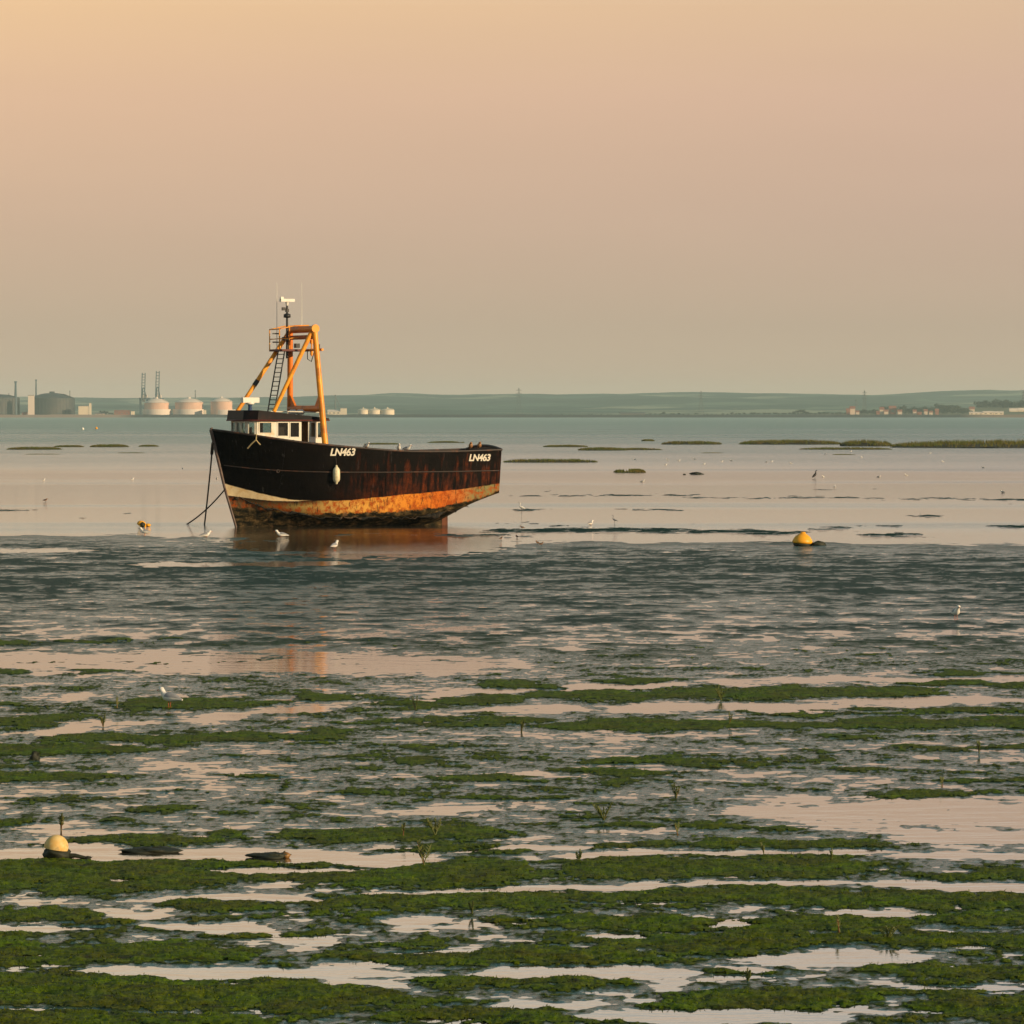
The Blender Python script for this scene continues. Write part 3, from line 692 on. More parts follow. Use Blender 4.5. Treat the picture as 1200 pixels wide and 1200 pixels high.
# mast, light cluster, aerials
ma = empty('mast'); ma.parent = boat
p0 = bp_at(336.5, 420, -.5); ptop = bp_at(336.8, 356, -.5)
c_ = MB(); c_.tube([p0, (p0.x, -.5, ptop.z)], [.055, .04], 8); c_.build('pole', m_blk, ma)
c_ = MB(); c_.box((p0.x, -.5, bp_at(337, 352, -.5).z), (.56, .20, .11)); c_.box((p0.x + .22, -.5, bp_at(337, 350, -.5).z), (.12, .12, .14)); c_.lathe([(.05, -.2), (.07, -.05)], (p0.x, -.5, bp_at(337, 352, -.5).z), 8); c_.build('satellite_bar', m_lens, ma)
c_ = MB(); z_ = bp_at(337, 370, -.5).z; c_.lathe([(.02, -.09), (.14, -.07), (.14, .05), (.05, .09)], (p0.x, -.5, z_), 10); c_.build('light', m_blk, ma)
c_ = MB(); z_ = bp_at(337, 362, -.5).z; c_.box((p0.x + .14, -.5, z_), (.14, .1, .12)); c_.tube([(p0.x, -.5, z_), (p0.x + .14, -.5, z_)], .02, 5); c_.box((p0.x + .0, -.5, z_ - .06), (.1, .16, .12)); c_.build('horn', m_blk, ma)
c_ = MB(); z_ = bp_at(336, 397, -.5).z; c_.box((p0.x + .12, -.5, z_), (.15, .13, .13)); c_.box((p0.x - .05, -.5, z_ - .06), (.13, .13, .1)); c_.build('lantern', m_blk, ma)
for px_, y, zt_, zb_ in ((324.5, -.9, 331, 412), (353.5, .6, 331, 381)):
    c_ = MB(); q = bp_at(px_, zb_, y); c_.tube([q, (q.x, y, bp_at(px_, zt_, y).z)], [.018, .009], 6); c_.build('aerial', m_lens, ma)
q = bp_at(324, 400, -.9)
for py_ in (391, 401): c_ = MB(); z_ = bp_at(324, py_, -.9).z; c_.bar((q.x - .12, -.9, z_), (q.x + .16, -.9, z_), .035, .05); c_.build('aerial_bracket', m_blk, ma)
# bow fittings
c_ = MB(); c_.tube([(11.32, 0, 3.70), (11.36, 0, 3.80)], .06, 8); c_.build('stem_head', m_stem, boat)
for X, y in ((8.6, 1.5), (9.0, 1.4)): c_ = MB(); c_.tube([(X, y, 3.0), (X, y, float(sm(X / 11.34, *ZR)) + .07)], .06, 8); c_.build('bollard', m_blk, boat)

# ---------------- things that hang from or belong beside the boat
def bw(p): return BO + BH * p[0] + BP * p[1] + Vector((0, 0, p[2]))
q = bp_at(394.5, 557, 1.98); hp = hull_at(q.x, q.z)
fe = empty('fender', bw((q.x, hp.y + .145, 0)), BRZ, label='white cylindrical fender hanging on the black hull below the bow number', cat='fender')
c_ = MB(); z0, z1 = bp_at(394, 567.5, 1.98).z, bp_at(394, 545, 1.98).z
L_ = z1 - z0; prof = [(.02, 0), (.045, .02), (.05, .07), (.11, .12), (.135, .18), (.138, .3), (.138, L_ - .3), (.13, L_ - .18), (.10, L_ - .12), (.05, L_ - .07), (.04, L_ - .02), (.02, L_)]
c_.lathe([(r, z + z0) for r, z in prof], (0, 0, 0), 16); c_.build('body', simple('fender vinyl', (.78, .73, .50), .45, .12, 4, stain=(.5, .42, .2)), fe)
tp_ = hullp(q.x / 11.34, 1); c_ = MB(); c_.tube([(0, 0, z1), (0, -.05, z1 + .3), (0, tp_.y - hp.y - .145 + .03, tp_.z)], .012, 5); c_.build('lanyard', m_chain, fe)
# rope tail over the bow rail
r0 = bp_at(295, 507, 1.2); hq = lambda z, X: hull_at(X, z) + Vector((0, .03, 0))
X_ = bp_at(298, 509, 1.2).x; zt_ = float(sm(X_ / 11.3, *ZR))
c_ = MB(); c_.tube([bw((X_ + .05, hullp(X_ / 11.34, 1).y - .1, zt_ + .05)), bw(hullp(X_ / 11.34, 1) + Vector((0, .02, .06))), bw(hq(zt_ - .15, X_)), bw(hq(zt_ - .30, X_ + .12)), bw(hq(zt_ - .48, X_ + .22))], .028, 6)
c_.tube([bw(hq(zt_ - .15, X_)), bw(hq(zt_ - .26, X_ - .09)), bw(hq(zt_ - .34, X_ - .17))], .022, 6)
tag(c_.build('rope', m_rope), 'frayed pale rope end draped over the bow rail', 'rope')
# mooring chains
def sag(a, b_, s, n=14): return [a + (b_ - a) * t + Vector((0, 0, -s * 4 * t * (1 - t))) for t in np.linspace(0, 1, n)]
a = bw(bp_at(249.5, 519, .05)); e = gnd(239.5, 616, -.03)
c_ = MB(); c_.tube(sag(a, e, .10), .03, 6); c_.tube([a, a + (e - a) * .13], .06, 6); tag(c_.build('mooring_chain', m_chain), 'long dark chain dropping steeply from the top of the bow', 'chain')
a = bw(bp_at(264, 573, .06)); e = gnd(218, 615, -.03)
c_ = MB(); c_.tube(sag(a, e, .12), .028, 6); tag(c_.build('mooring_chain', m_chain), 'slanting dark chain from the pale stripe at the bow', 'chain')

# ------------------------------------------------------------------ birds: one continuous body, wings, bill and legs coloured by face
m_bw = simple('white plumage', (.85, .82, .76), .7, .08, 20)
m_bg = simple('grey wing', (.30, .31, .33), .7, .2, 20)
m_bb = simple('brown plumage', (.42, .22, .09), .7, .35, 12, c2=(.20, .09, .035))
m_bk = simple('black plumage', (.012, .012, .012), .6, .3, 20)
m_or = simple('bird leg', (.45, .10, .03), .5, .2, 20)
def bird_mesh(name, path, rad, sq, mats, legs, neck=None, top=.35):
    b_ = MB(); b_.tube(path, rad, 12, 0, True, sq)
    n0 = len(b_.f)
    # grey mantle over the back and folded wings
    zc = [Vector(p) for p in path]
    for i in range(n0 - 2):
        cx = sum(b_.v[j][0] for j in b_.f[i]) / len(b_.f[i]); cz = sum(b_.v[j][2] for j in b_.f[i]) / len(b_.f[i])
        seg = i // 12
        mid_ = (zc[seg].z + zc[min(seg + 1, len(zc) - 1)].z) / 2
        r_ = (rad[seg] + rad[min(seg + 1, len(rad) - 1)]) / 2
        if cx < top and cz > mid_ - .15 * r_ and seg < len(path) - 5: b_.m[i] = 1
        if seg >= len(path) - 2: b_.m[i] = 2
    for y in (-legs[1], legs[1]):
        b_.tube([(legs[0], y, legs[2]), (legs[0] + .01, y, legs[2] * .5), (legs[0], y, .005), (legs[0] + .05, y, .004)], .006, 5, 2)
    return b_.mesh(name, mats)
gull_path = [(-.24, 0, .125), (-.16, 0, .145), (-.08, 0, .155), (0, 0, .16), (.07, 0, .17), (.115, 0, .205), (.135, 0, .245), (.155, 0, .272), (.185, 0, .275), (.205, 0, .265), (.255, 0, .252)]
gull_rad = [.012, .035, .062, .075, .066, .045, .036, .042, .036, .014, .004]
GULL = bird_mesh('gull', gull_path, gull_rad, 1.0, [m_bw, m_bg, m_or], (.0, .025, .10), top=.06)
sit_path = [(x, y, z - .085) for x, y, z in gull_path]
SITG = bird_mesh('sitting gull', sit_path, gull_rad, 1.0, [m_bw, m_bg, m_or], (.0, .025, .03), top=.06)
eg_path = [(-.30, 0, .30), (-.18, 0, .34), (-.06, 0, .38), (.05, 0, .42), (.12, 0, .48), (.11, 0, .56), (.07, 0, .63), (.08, 0, .70), (.12, 0, .725), (.155, 0, .725), (.25, 0, .70)]
eg_rad = [.012, .05, .075, .07, .04, .025, .022, .026, .032, .016, .004]
EGRET = bird_mesh('egret', eg_path, eg_rad, .85, [m_bw, m_bw, m_bk], (-.02, .025, .34))
HERON = bird_mesh('heron', eg_path, eg_rad, .85, [m_bg, m_bg, m_bk], (-.02, .025, .34))
BROWN = bird_mesh('brown bird', [(-.13, 0, .03), (-.09, 0, .09), (-.04, 0, .13), (.01, 0, .16), (.035, 0, .20), (.05, 0, .235), (.075, 0, .265), (.10, 0, .27), (.118, 0, .262), (.15, 0, .252)],
                  [.012, .04, .07, .085, .08, .055, .05, .042, .014, .004], 1.0, [m_bb, m_bb, m_bk], (.0, .025, .06))
WADER = bird_mesh('wader', [(x * .7, y, z * .7) for x, y, z in gull_path[:-1]] + [(.24, 0, .15)], [r * .7 for r in gull_rad], 1.0, [m_bb, m_bk, m_bk], (.0, .018, .07))
CORM = bird_mesh('cormorant', [(-.30, 0, .10), (-.18, 0, .18), (-.05, 0, .27), (.05, 0, .36), (.08, 0, .46), (.07, 0, .56), (.10, 0, .63), (.14, 0, .66), (.18, 0, .655), (.26, 0, .64)],
                 [.02, .07, .10, .095, .06, .04, .038, .042, .02, .006], .9, [m_bk, m_bk, m_bk], (-.02, .04, .12))
def ground_z(px, py):
    i = int(np.argmin(abs(rows - py))); j = int(np.argmin(abs(cols - px)))
    if py < 545: return 0.0
    z = H[i, j]
    if keep[i, j]: z = max(z, WZ[i, j])
    return max(0.0, float(z))
def bird(me, nm, px, py, rz, sc=1.0, label=None, group=None, cat='bird', dzz=0.0):
    o = bpy.data.objects.new(nm, me); COL.objects.link(o)
    z = ground_z(px, py); q = gnd(px, py, z); q.z += dzz
    o.location = q; o.rotation_euler = (0, 0, rz); o.scale = (sc,) * 3
    return tag(o, label, cat, group)
bird(GULL, 'gull', 199, 829, PI * .82, .95, 'gull with grey back standing on green weed in the near left', 'gulls on the flats')
bird(GULL, 'gull', 1120, 726, -PI * .42, 1.0, 'white gull alone on the dark wet mud at right', 'gulls on the flats')
bird(GULL, 'gull', 392, 645, PI * .35, 1.05, 'white gull upright in the shallow water before the boat', 'gulls on the flats')
bird(SITG, 'gull', 330, 629, PI * 1.05, 1.1, 'plump pale gull resting in the reflection under the bow', 'gulls on the flats')
bird(GULL, 'gull', 170, 628, PI * .98, 1.0, 'pale gull stooping just below the orange buoy', 'gulls on the flats')
bird(SITG, 'gull', 241, 629, PI * .1, 1.0, 'small pale gull resting beside the foot of the mooring chains', 'gulls on the flats')
bird(EGRET, 'egret', 611, 601, PI * .93, .62, 'white egret wading in the calm water right of the stern', None, 'bird')
bird(SITG, 'gull', 692, 615, PI * .3, .85, 'cream gull sitting on the long weed bank right of the boat', 'gulls on the flats')
bird(HERON, 'heron', 720, 615, PI * .9, .5, 'slim grey wading bird beyond the long weed bank', None, 'bird')
bird(CORM, 'cormorant', 955, 561, PI * .2, .85, 'black cormorant standing upright in the far shallows', None, 'bird')
bird(WADER, 'wader', 53, 588, 0, .8, 'single dark wader on the pale wet flat at far left', 'dark waders')
for px_, py_ in ((606, 631), (587, 633), (630, 638), (634, 639.5), (612, 620)):
    bird(WADER, 'wader', px_, py_, random.uniform(0, 6.28), .62, 'tiny dark wader feeding among the weed lines right of the boat', 'dark waders feeding right of the boat')
for px_, py_ in ((744, 538.5), (780, 545), (782, 539), (795.5, 540), (814, 538), (825, 544), (846, 541), (857, 540), (898, 541.5), (904.5, 541), (978, 571), (965, 559), (1030, 559), (1062, 557), (1175, 577),
                 (753, 564.5), (997, 529), (967, 532), (680, 541), (51, 563), (155, 562), (214, 549), (254, 561), (672, 541), (1105, 541), (1010, 536), (1152, 548), (927, 543), (1090, 531)):
    bird(SITG, 'gull', px_, py_ + .5, random.uniform(0, 6.28), .72, 'tiny white gull far out on the shallow water', 'distant gulls dotted over the shallows')
# birds perched on the boat's rail
def perch(me, nm, px, rz, label, group, sc=1.0):
    x_ = bp_at(px, 528, 1.8).x; p = hullp(x_ / 11.34, 1)
    o = bpy.data.objects.new(nm, me); COL.objects.link(o); o.location = bw((p.x, p.y - .02, p.z + .045)); o.rotation_euler = (0, 0, rz); o.scale = (sc,) * 3
    tag(o, label, 'bird', group)
perch(BROWN, 'perched_bird', 551, -PI * .42, 'brown bird on the stern rail, the one nearer the bow', 'birds on the boat rail', 1.0)
perch(BROWN, 'perched_bird', 561.5, -PI * .36, 'brown bird on the stern rail, the one nearer the transom', 'birds on the boat rail', 1.0)
perch(SITG, 'gull', 427, -PI * .3, 'pale gull low on the rail just aft of the bow number', 'birds on the boat rail', .95)
perch(SITG, 'gull', 465, -PI * .45, 'pinkish white gull amidships on the rail, left of its neighbour', 'birds on the boat rail', 1.1)
perch(SITG, 'gull', 475, -PI * .2, 'yellowish gull amidships on the rail, right of its neighbour', 'birds on the boat rail', 1.0)

# ------------------------------------------------------------------ buoys
m_by = simple('yellow buoy', (.92, .50, .02), .45, .10, 3, c2=(.88, .36, .015), stain=(.75, .30, .01))
m_bc = simple('bleached buoy', (.80, .62, .28), .6, .25, 16, c2=(.70, .40, .09), stain=(.36, .20, .07))
m_wd = simple('black wet weed', (.022, .028, .012), .7, .5, 14)
def lump(b_, c, r, seed, m=0, n=14, k=9, amp=.35):
    vs = []; rr = random.Random(seed); ph = [(rr.uniform(0, 6), rr.uniform(0, 6), rr.randint(2, 5), rr.randint(1, 4)) for _ in range(5)]
    for i in range(k + 1):
        t = PI * i / k
        for j in range(n):
            a = 2 * PI * j / n
            d = 1 + amp * sum(math.sin(p * a + x + 2 * math.sin(q_ * t + y)) for x, y, p, q_ in ph) / 3
            vs.append((c[0] + r[0] * d * math.sin(t) * math.cos(a), c[1] + r[1] * d * math.sin(t) * math.sin(a), c[2] + r[2] * d * math.cos(t)))
    b_.add(vs, [(i * n + j, (i + 1) * n + j, (i + 1) * n + (j + 1) % n, i * n + (j + 1) % n) for i in range(k) for j in range(n)], m, True)
q = gnd(66, 1006, 0)
by = empty('mooring_buoy', q, 0, label='weathered cream and yellow ball buoy beside the pale near channel', cat='buoy', group='mooring buoys')
R_ = .118; c_ = MB(); tl = Matrix.Rotation(math.radians(9), 3, 'Y')
c_.lathe([(R_ * math.sin(t), R_ * math.cos(t)) for t in np.linspace(.02, PI * .56, 16)][::-1], (0, 0, .112), 28, rot=tl); c_.build('float', m_bc, by)
c_ = MB(); lump(c_, (.004, 0, .045), (.126, .126, .072), 4, n=26, k=14, amp=.16); c_.build('weed_skirt', m_wd, by)
c_ = MB(); c_.tube([(.10, .02, .02), (.18, .0, .028), (.27, -.02, .012), (.33, -.01, .004)], [.03, .022, .016, .006], 7); c_.build('weed_tail', m_wd, by)
q = gnd(940, 640, 0)
by = empty('mooring_buoy', q, 0, label='bright clean yellow conical buoy lying on the mud at right', cat='buoy', group='mooring buoys')
c_ = MB(); tl = Matrix.Rotation(math.radians(4), 3, 'Y')
c_.lathe([(.03, .47), (.075, .47), (.09, .42), (.15, .385), (.24, .32), (.31, .22), (.34, .13), (.31, .09), (.05, .08)][::-1], (0, 0, 0), 28, rot=tl); c_.build('float', m_by, by)
c_ = MB(); c_.lathe([(.22, -.04), (.29, .02), (.31, .085), (.1, .10)], (0, 0, 0), 24, rot=tl); c_.build('base', m_wd, by)
c_ = MB(); lump(c_, (.52, -.1, .06), (.19, .16, .10), 9); c_.tube([(.25, -.05, .05), (.4, -.08, .08), (.5, -.1, .06)], .05, 6); c_.build('weed_clump', m_wd, by)
q = gnd(166, 617, 0)
by = empty('mooring_buoy', q, 0, label='small orange buoy with a dark patch, left of the boat', cat='buoy', group='mooring buoys')
c_ = MB(); tl = Matrix.Rotation(math.radians(35), 3, 'Y')
c_.lathe([(.20 * math.sin(t), .17 * math.cos(t)) for t in np.linspace(.05, PI * .62, 14)][::-1], (0, 0, .05), 22, rot=tl); c_.build('float', m_by, by)
c_ = MB(); lump(c_, (.05, -.17, .07), (.10, .08, .10), 14, amp=.2); c_.build('dark_patch', m_wd, by)
c_ = MB(); lump(c_, (.25, 0, .05), (.10, .1, .06), 15, amp=.2); c_.build('rope_bundle', m_by, by)
for px_, py_, lb in ((97, 504, 'tiny white buoy in the far channel before the left tanks'), (113, 503, 'tiny yellow buoy in the far channel before the left tanks')):
    D = gnd(px_, py_).y; s_ = D / F
    c_ = MB(); c_.lathe([(.12, 0), (.36, .12), (.4, .36), (.24, .6), (.08, .75)], gnd(px_, py_), 12)
    tag(c_.build('channel_buoy', m_lens if px_ < 100 else m_by), lb, 'buoy')
# weed covered stones in the near channel
for px_, py_, r, lb in ((316, 1005, (.20, .14, .035), 'dark weed covered stone with a brown end in the near channel'), (178, 998, (.28, .2, .03), 'flat black weed heap on the near channel edge'),
                        (103, 1007, (.03, .03, .022), 'tiny brown stone right of the weathered ball buoy'), (816, 556, (.42, .4, .12), 'dark lumpy weed clump alone in the far calm water'), (802, 556.5, (.10, .10, .06), 'very small dark lump just left of the far weed clump'),
                        (41, 891, (.055, .06, .08), 'small dark stump on the green bank at far left')):
    z = ground_z(px_, py_); q = gnd(px_, py_, z); c_ = MB(); lump(c_, (0, 0, r[2] * .35), r, int(px_), n=22, k=12, amp=.3)
    if px_ == 316: lump(c_, (.15, 0, .02), (.05, .06, .035), 3, 1)
    rr = random.Random(px_)
    for _ in range(60):
        a = rr.uniform(0, 6.28); x, y = math.cos(a) * r[0] * .7, math.sin(a) * r[1] * .7; l_ = r[2] * .8
        c_.add([(x, y, r[2] * .5), (x + .012, y, r[2] * .5), (x + rr.uniform(-.03, .03), y, r[2] * .9 + rr.uniform(0, l_))], [(0, 1, 2)])
    tag(c_.build('weed_stone' if r[0] > .1 else 'stone', [m_wd, m_brn], loc=q), lb, 'stone' if r[0] < .1 else 'weed clump')

# ------------------------------------------------------------------ glasswort sprigs
m_sp = simple('glasswort green', (.12, .14, .02), .55, .4, 30, c2=(.07, .09, .015))
m_sr = simple('reddish stem', (.20, .075, .02), .6, .4, 30)
def sprig(seed, hgt, wide):
    rr = random.Random(seed); b_ = MB()
    for k in range(rr.randint(2, 4) if wide < .8 else 7):
        a = rr.uniform(0, 6.28); l_ = hgt * rr.uniform(.6, 1); e = Vector((math.cos(a) * wide * l_ * .5, math.sin(a) * wide * l_ * .5, l_)); o_ = Vector((rr.uniform(-.008, .008), rr.uniform(-.008, .008), -.01))
        mid_ = o_ + (e - o_) * .5 + Vector((0, 0, l_ * .06))
        b_.tube([o_, mid_, e], [.0055, .005, .0025], 5, 1 if k == 0 else 0)
        for t in (.35, .5, .65, .8, .92):
            c = o_ + (e - o_) * t + Vector((0, 0, l_ * .05)); 
            for sg in (0, 1):
                a2 = a + PI * sg + rr.uniform(-.7, .7); tip = c + Vector((math.cos(a2), math.sin(a2), 1.1)) * hgt * .17 * (1.15 - t * .6)
                b_.tube([c, c * .5 + tip * .5, tip], [.004, .006, .002], 5, 0)
    return b_.mesh('glasswort', [m_sp, m_sr])
SPR = [(487, 831, 'glasswort sprig beside the upper winding channel, left of middle'), (72, 973, 'tall thin sprig standing in the pool behind the ball buoy'), (510, 978, 'dense bushy glasswort clump on the middle flat'),
       (497, 1014, 'reddish glasswort standing in the pale pool near the middle'), (473, 978, 'single thin sprig left of the bushy glasswort clump'), (707, 960, 'spreading sprig with a flat top on the grey mud'),
       (792, 936, 'yellowish sprig highest on the grey flat right of middle'), (794, 979, 'dark forked sprig below the yellowish one on the grey flat'), (895, 1001, 'short yellow sprig on the channel edge right of middle'),
       (975, 1008, 'upright yellow sprig at the right end of the channel edge'), (611, 858, 'small sprig on the long green bank below the boat stern'), (855, 848, 'faint sprig on the lower of the two right banks'),
       (845, 820, 'green tuft on the upper right bank under the yellow buoy'), (984, 1093, 'dark based green sprig on the near right bank'), (1040, 1100, 'low sprawling pale sprig right of the dark based one'),
       (553, 1071, 'low bright sprig on the near central bank'), (1148, 882, 'green sprig on the small bank at the right edge'), (1104, 922, 'reddish sprig on the dark weed island at right'), (121, 852, 'short dark sprig beside the winding channel at far left'),
       (678, 1010, 'short sprig on the channel edge below the pale pool'), (876, 1150, 'orange brown sprig in the lowest right flat'), (137, 830, 'thin stalk in the tan water left of the near gull')]
for i, (px_, py_, lb) in enumerate(SPR):
    z = ground_z(px_, py_); q = gnd(px_, py_, z)
    px_m = q.y / F
    hg = {72: 20, 510: 20, 497: 32, 707: 20, 984: 22, 1040: 16, 792: 18}.get(px_, 15) * px_m
    wd_ = {510: 1.3, 707: 1.5, 1040: 1.8, 845: 1.0, 72: .2, 137: .1, 473: .25}.get(px_, .6)
    o = bpy.data.objects.new('glasswort_plant', sprig(100 + i, hg, wd_)); COL.objects.link(o); o.location = q
    tag(o, lb, 'plant', 'glasswort plants on the mudflat')

# ------------------------------------------------------------------ salt marsh islets
m_is = simple('marsh mud', (.050, .045, .014), .8, .4, .8)
m_ig, h, b = newmat('marsh grass')
geo = h.n('NewGeometry').outputs['Position']
f1 = h.mr(h.noise(geo, .55, 4, .6), .35, .65)
setb(h, b, Base_Color=h.mix(f1, (.12, .090, .018), (.075, .110, .020)), Roughness=.7); b.inputs['Specular IOR Level'].default_value = .2
ISL = [(588, 703, 542, 7.0, 'long low grassy bank reaching out behind the boat stern'), (719, 758, 554, 7.5, 'small oval grassy islet alone in the calm water'), (1048, 1330, 525, 6.5, 'longest brown marsh bank reaching the right edge'),
       (985, 1048, 523, 5.5, 'brown marsh bank joining the long right hand one'), (866, 990, 521, 4.2, 'olive marsh bank in the middle of the far right row'), (938, 1050, 527, 2.2, 'thin green strip in front of the right marsh banks'),
       (775, 848, 521, 3.2, 'slim olive marsh bank at the left of the far row'), (720, 778, 527.5, 2.0, 'faint thin weed strip nearer than the slim olive bank'), (677, 737, 528, 3.0, 'low brown marsh strip right of the long stern bank'),
       (636, 690, 524, 2.2, 'little far strip of marsh above the stern bank'), (752, 768, 517, 1.8, 'tiny farthest islet above the slim olive bank'), (975, 1005, 533, 1.8, 'tiny olive shoal below the thin green strip'),
       (820, 850, 531, 1.5, 'tiny low shoal under the slim olive bank'),
       (4, 70, 527, 2.6, 'low weed islet at the far left edge'), (60, 96, 524, 1.8, 'small weed strip joining the far left islet'), (102, 149, 524, 2.6, 'longer low weed islet left of the boat'), (24, 72, 532.5, 1.6, 'thin weed shoal nearest on the far left'), (135, 170, 531, 1.6, 'thin weed shoal below the longer left islet'),
       (160, 184, 523.5, 1.8, 'patchy far weed strip nearest to the bow'), (425, 470, 521, 1.6, 'far weed strip showing just over the boat rail'), (500, 545, 519, 1.6, 'far thin weed strip seen above the stern')]
for k, (x0, x1, pyb, hp_, lb) in enumerate(ISL):
    D = gnd(600, pyb).y; s_ = D / F; cx = ((x0 + x1) / 2 - 600) * s_; hw = (x1 - x0) / 2 * s_; hz = hp_ * s_ * (1.7 if pyb < 530 else .85); dep = min(max(hw * .5, 2.5), 14) * (1.6 if pyb < 530 else .8)
    rr = np.random.RandomState(k + 5); b_ = MB(); nx, ny = 40, 10; vs = []
    def top_(u, v):
        e = max(0, 1 - abs(u) ** 3.0 - abs(v) ** 2.2 * (1 - .3 * abs(u)))
        return e ** .55
    o1 = rr.rand() * 50
    for i in range(nx + 1):
        for j in range(ny + 1):
            u, v = 2 * i / nx - 1, 2 * j / ny - 1
            nz_ = float(fbm(np.array([u * hw * .35 + o1]), np.array([v * dep * .5]), 9, 3)[0])
            vs.append((u * hw, v * dep * (1 - .35 * u * u), -.06 + hz * .62 * max(0, top_(u, v) * (.75 + .5 * nz_) )))
    b_.add(vs, [(i * (ny + 1) + j, (i + 1) * (ny + 1) + j, (i + 1) * (ny + 1) + j + 1, i * (ny + 1) + j + 1) for i in range(nx) for j in range(ny)], 0, True)
    nb = int(min(3600, 500 + hw * dep * 22))
    for _ in range(nb):
        u, v = rr.uniform(-.97, .97), rr.uniform(-1, .9)
        e = top_(u, v)
        nz_ = float(perlin(np.array([u * hw * .5 + o1]), np.array([v * dep * .4]), 9)[0])
        if e < .18 or nz_ < -.45: continue
        x, y = u * hw, v * dep * (1 - .35 * u * u); zb_ = -.05 + hz * .46 * e; l_ = hz * rr.uniform(.28, .55) * (.55 + .45 * e) * (1 + .3 * nz_); wv_ = .035 + .02 * s_ * 6
        a = rr.uniform(-.5, .5); b_.add([(x - wv_, y - a * wv_, zb_), (x + wv_, y + a * wv_, zb_), (x + rr.normal(0, .12) * l_, y + rr.normal(0, .1) * l_, zb_ + l_)], [(0, 1, 2)], 1)
    tag(b_.build('marsh_islet', [m_is, m_ig], loc=(cx, D + dep * .8, 0)), lb, 'islet', 'salt marsh islets')

# ------------------------------------------------------------------ far shore, 7 km away
D0 = 7000.0; PXM = D0 / F
def fx(px, D=D0): return (px - 600) / F * D
def fz(py, D=D0): return far(600, py, D).z
# sea wall and flat land
nx = 900; xs = np.linspace(-3800, 3800, nx + 1); prof = [(6930, -1.5), (6958, 2.2), (6970, 4.2), (6985, 4.6), (7400, 4.0), (9300, 4.0)]
vs = []
for i, x in enumerate(xs):
    n_ = float(perlin(np.array([x / 35.0]), np.array([.3]), 3)[0]) * .8; wv_ = float(perlin(np.array([x / 400.0]), np.array([9.3]), 4)[0]) * 18
    for j, (y, z) in enumerate(prof): vs.append((x, y + wv_, z + (n_ if j in (2, 3) else 0)))
npf = len(prof)
b_ = MB(); b_.add(vs, [(i * npf + j, (i + 1) * npf + j, (i + 1) * npf + j + 1, i * npf + j + 1) for i in range(nx) for j in range(npf - 1)], 0, True)
m_ld, h, b = newmat('shore'); geo = h.n('NewGeometry').outputs['Position']; gx = h.n('SeparateXYZ', {0: geo}).outputs[0]
lc = h.mix(h.mr(h.noise(h.n('Mapping', {0: geo, 3: (.01, .01, .1)}).outputs[0], 1, 4, .6), .35, .65), (.012, .012, .012), (.03, .025, .02))
lc = h.mix(h.mr(gx, fx(165), fx(140)), lc, (.40, .26, .18))
lc = h.mix(h.math('MULTIPLY', h.mr(gx, fx(1120), fx(1150)), 1.0), lc, (.26, .15, .09))
setb(h, b, Base_Color=lc, Roughness=.9)
b_.build('shore', m_ld, kind='structure')
# chalk hills behind
nx, ny = 260, 60; X_ = np.linspace(-5000, 5000, nx + 1); Y_ = np.linspace(8800, 16500, ny + 1)
xg, yg = np.meshgrid(X_, Y_, indexing='ij')
pxr = 600 + xg / 16000 * F
ridge = np.interp(pxr, [-900, 0, 60, 150, 300, 420, 500, 620, 700, 820, 900, 1000, 1100, 1200, 2100], [462, 464, 464, 466, 467, 464, 461, 461, 460, 459.5, 459, 459.5, 458, 456.5, 455])
hz_ = (486 - ridge) / F * 15000 + CH + .0
hh_ = (hz_ - 4) * (sstep(yg, 11000, 15000) * .62 + .38 * sstep(yg, 9300, 11800) * (.8 + .35 * fbm(xg / 900, yg / 1500, 12, 3))) + 4 + 5 * sstep(yg, 9500, 12000) * fbm(xg / 420, yg / 700, 6, 4)
hh_ = hh_ - 40 * sstep(yg, 15400, 16500)
vs = np.stack([xg, yg, hh_], -1).reshape(-1, 3).tolist()
b_ = MB(); b_.add(vs, [(i * (ny + 1) + j, (i + 1) * (ny + 1) + j, (i + 1) * (ny + 1) + j + 1, i * (ny + 1) + j + 1) for i in range(nx) for j in range(ny)], 0, True)
m_hl, h, b = newmat('hillside fields and woods'); geo = h.n('NewGeometry').outputs['Position']
vor = h.n('TexVoronoi', {'Vector': h.n('Mapping', {0: geo, 3: (.0032, .0016, 0)}).outputs[0], 'Scale': 1.0}).outputs['Color']
vr = h.n('SeparateXYZ', {0: vor}).outputs[0]
fc_ = h.ramp(vr, [(0, (.04, .08, .07)), (.35, (.06, .12, .10)), (.6, (.10, .16, .12)), (.8, (.26, .28, .20)), (1, (.36, .31, .23))], 'CONSTANT')
wd2 = h.mr(h.noise(h.n('Mapping', {0: geo, 3: (.0035, .0022, .02)}).outputs[0], 1, 6, .65), .47, .55)
setb(h, b, Base_Color=h.mix(wd2, fc_, (.02, .05, .05)), Roughness=.95); b.inputs['Specular IOR Level'].default_value = 0
b_.build('hills', m_hl, kind='structure')

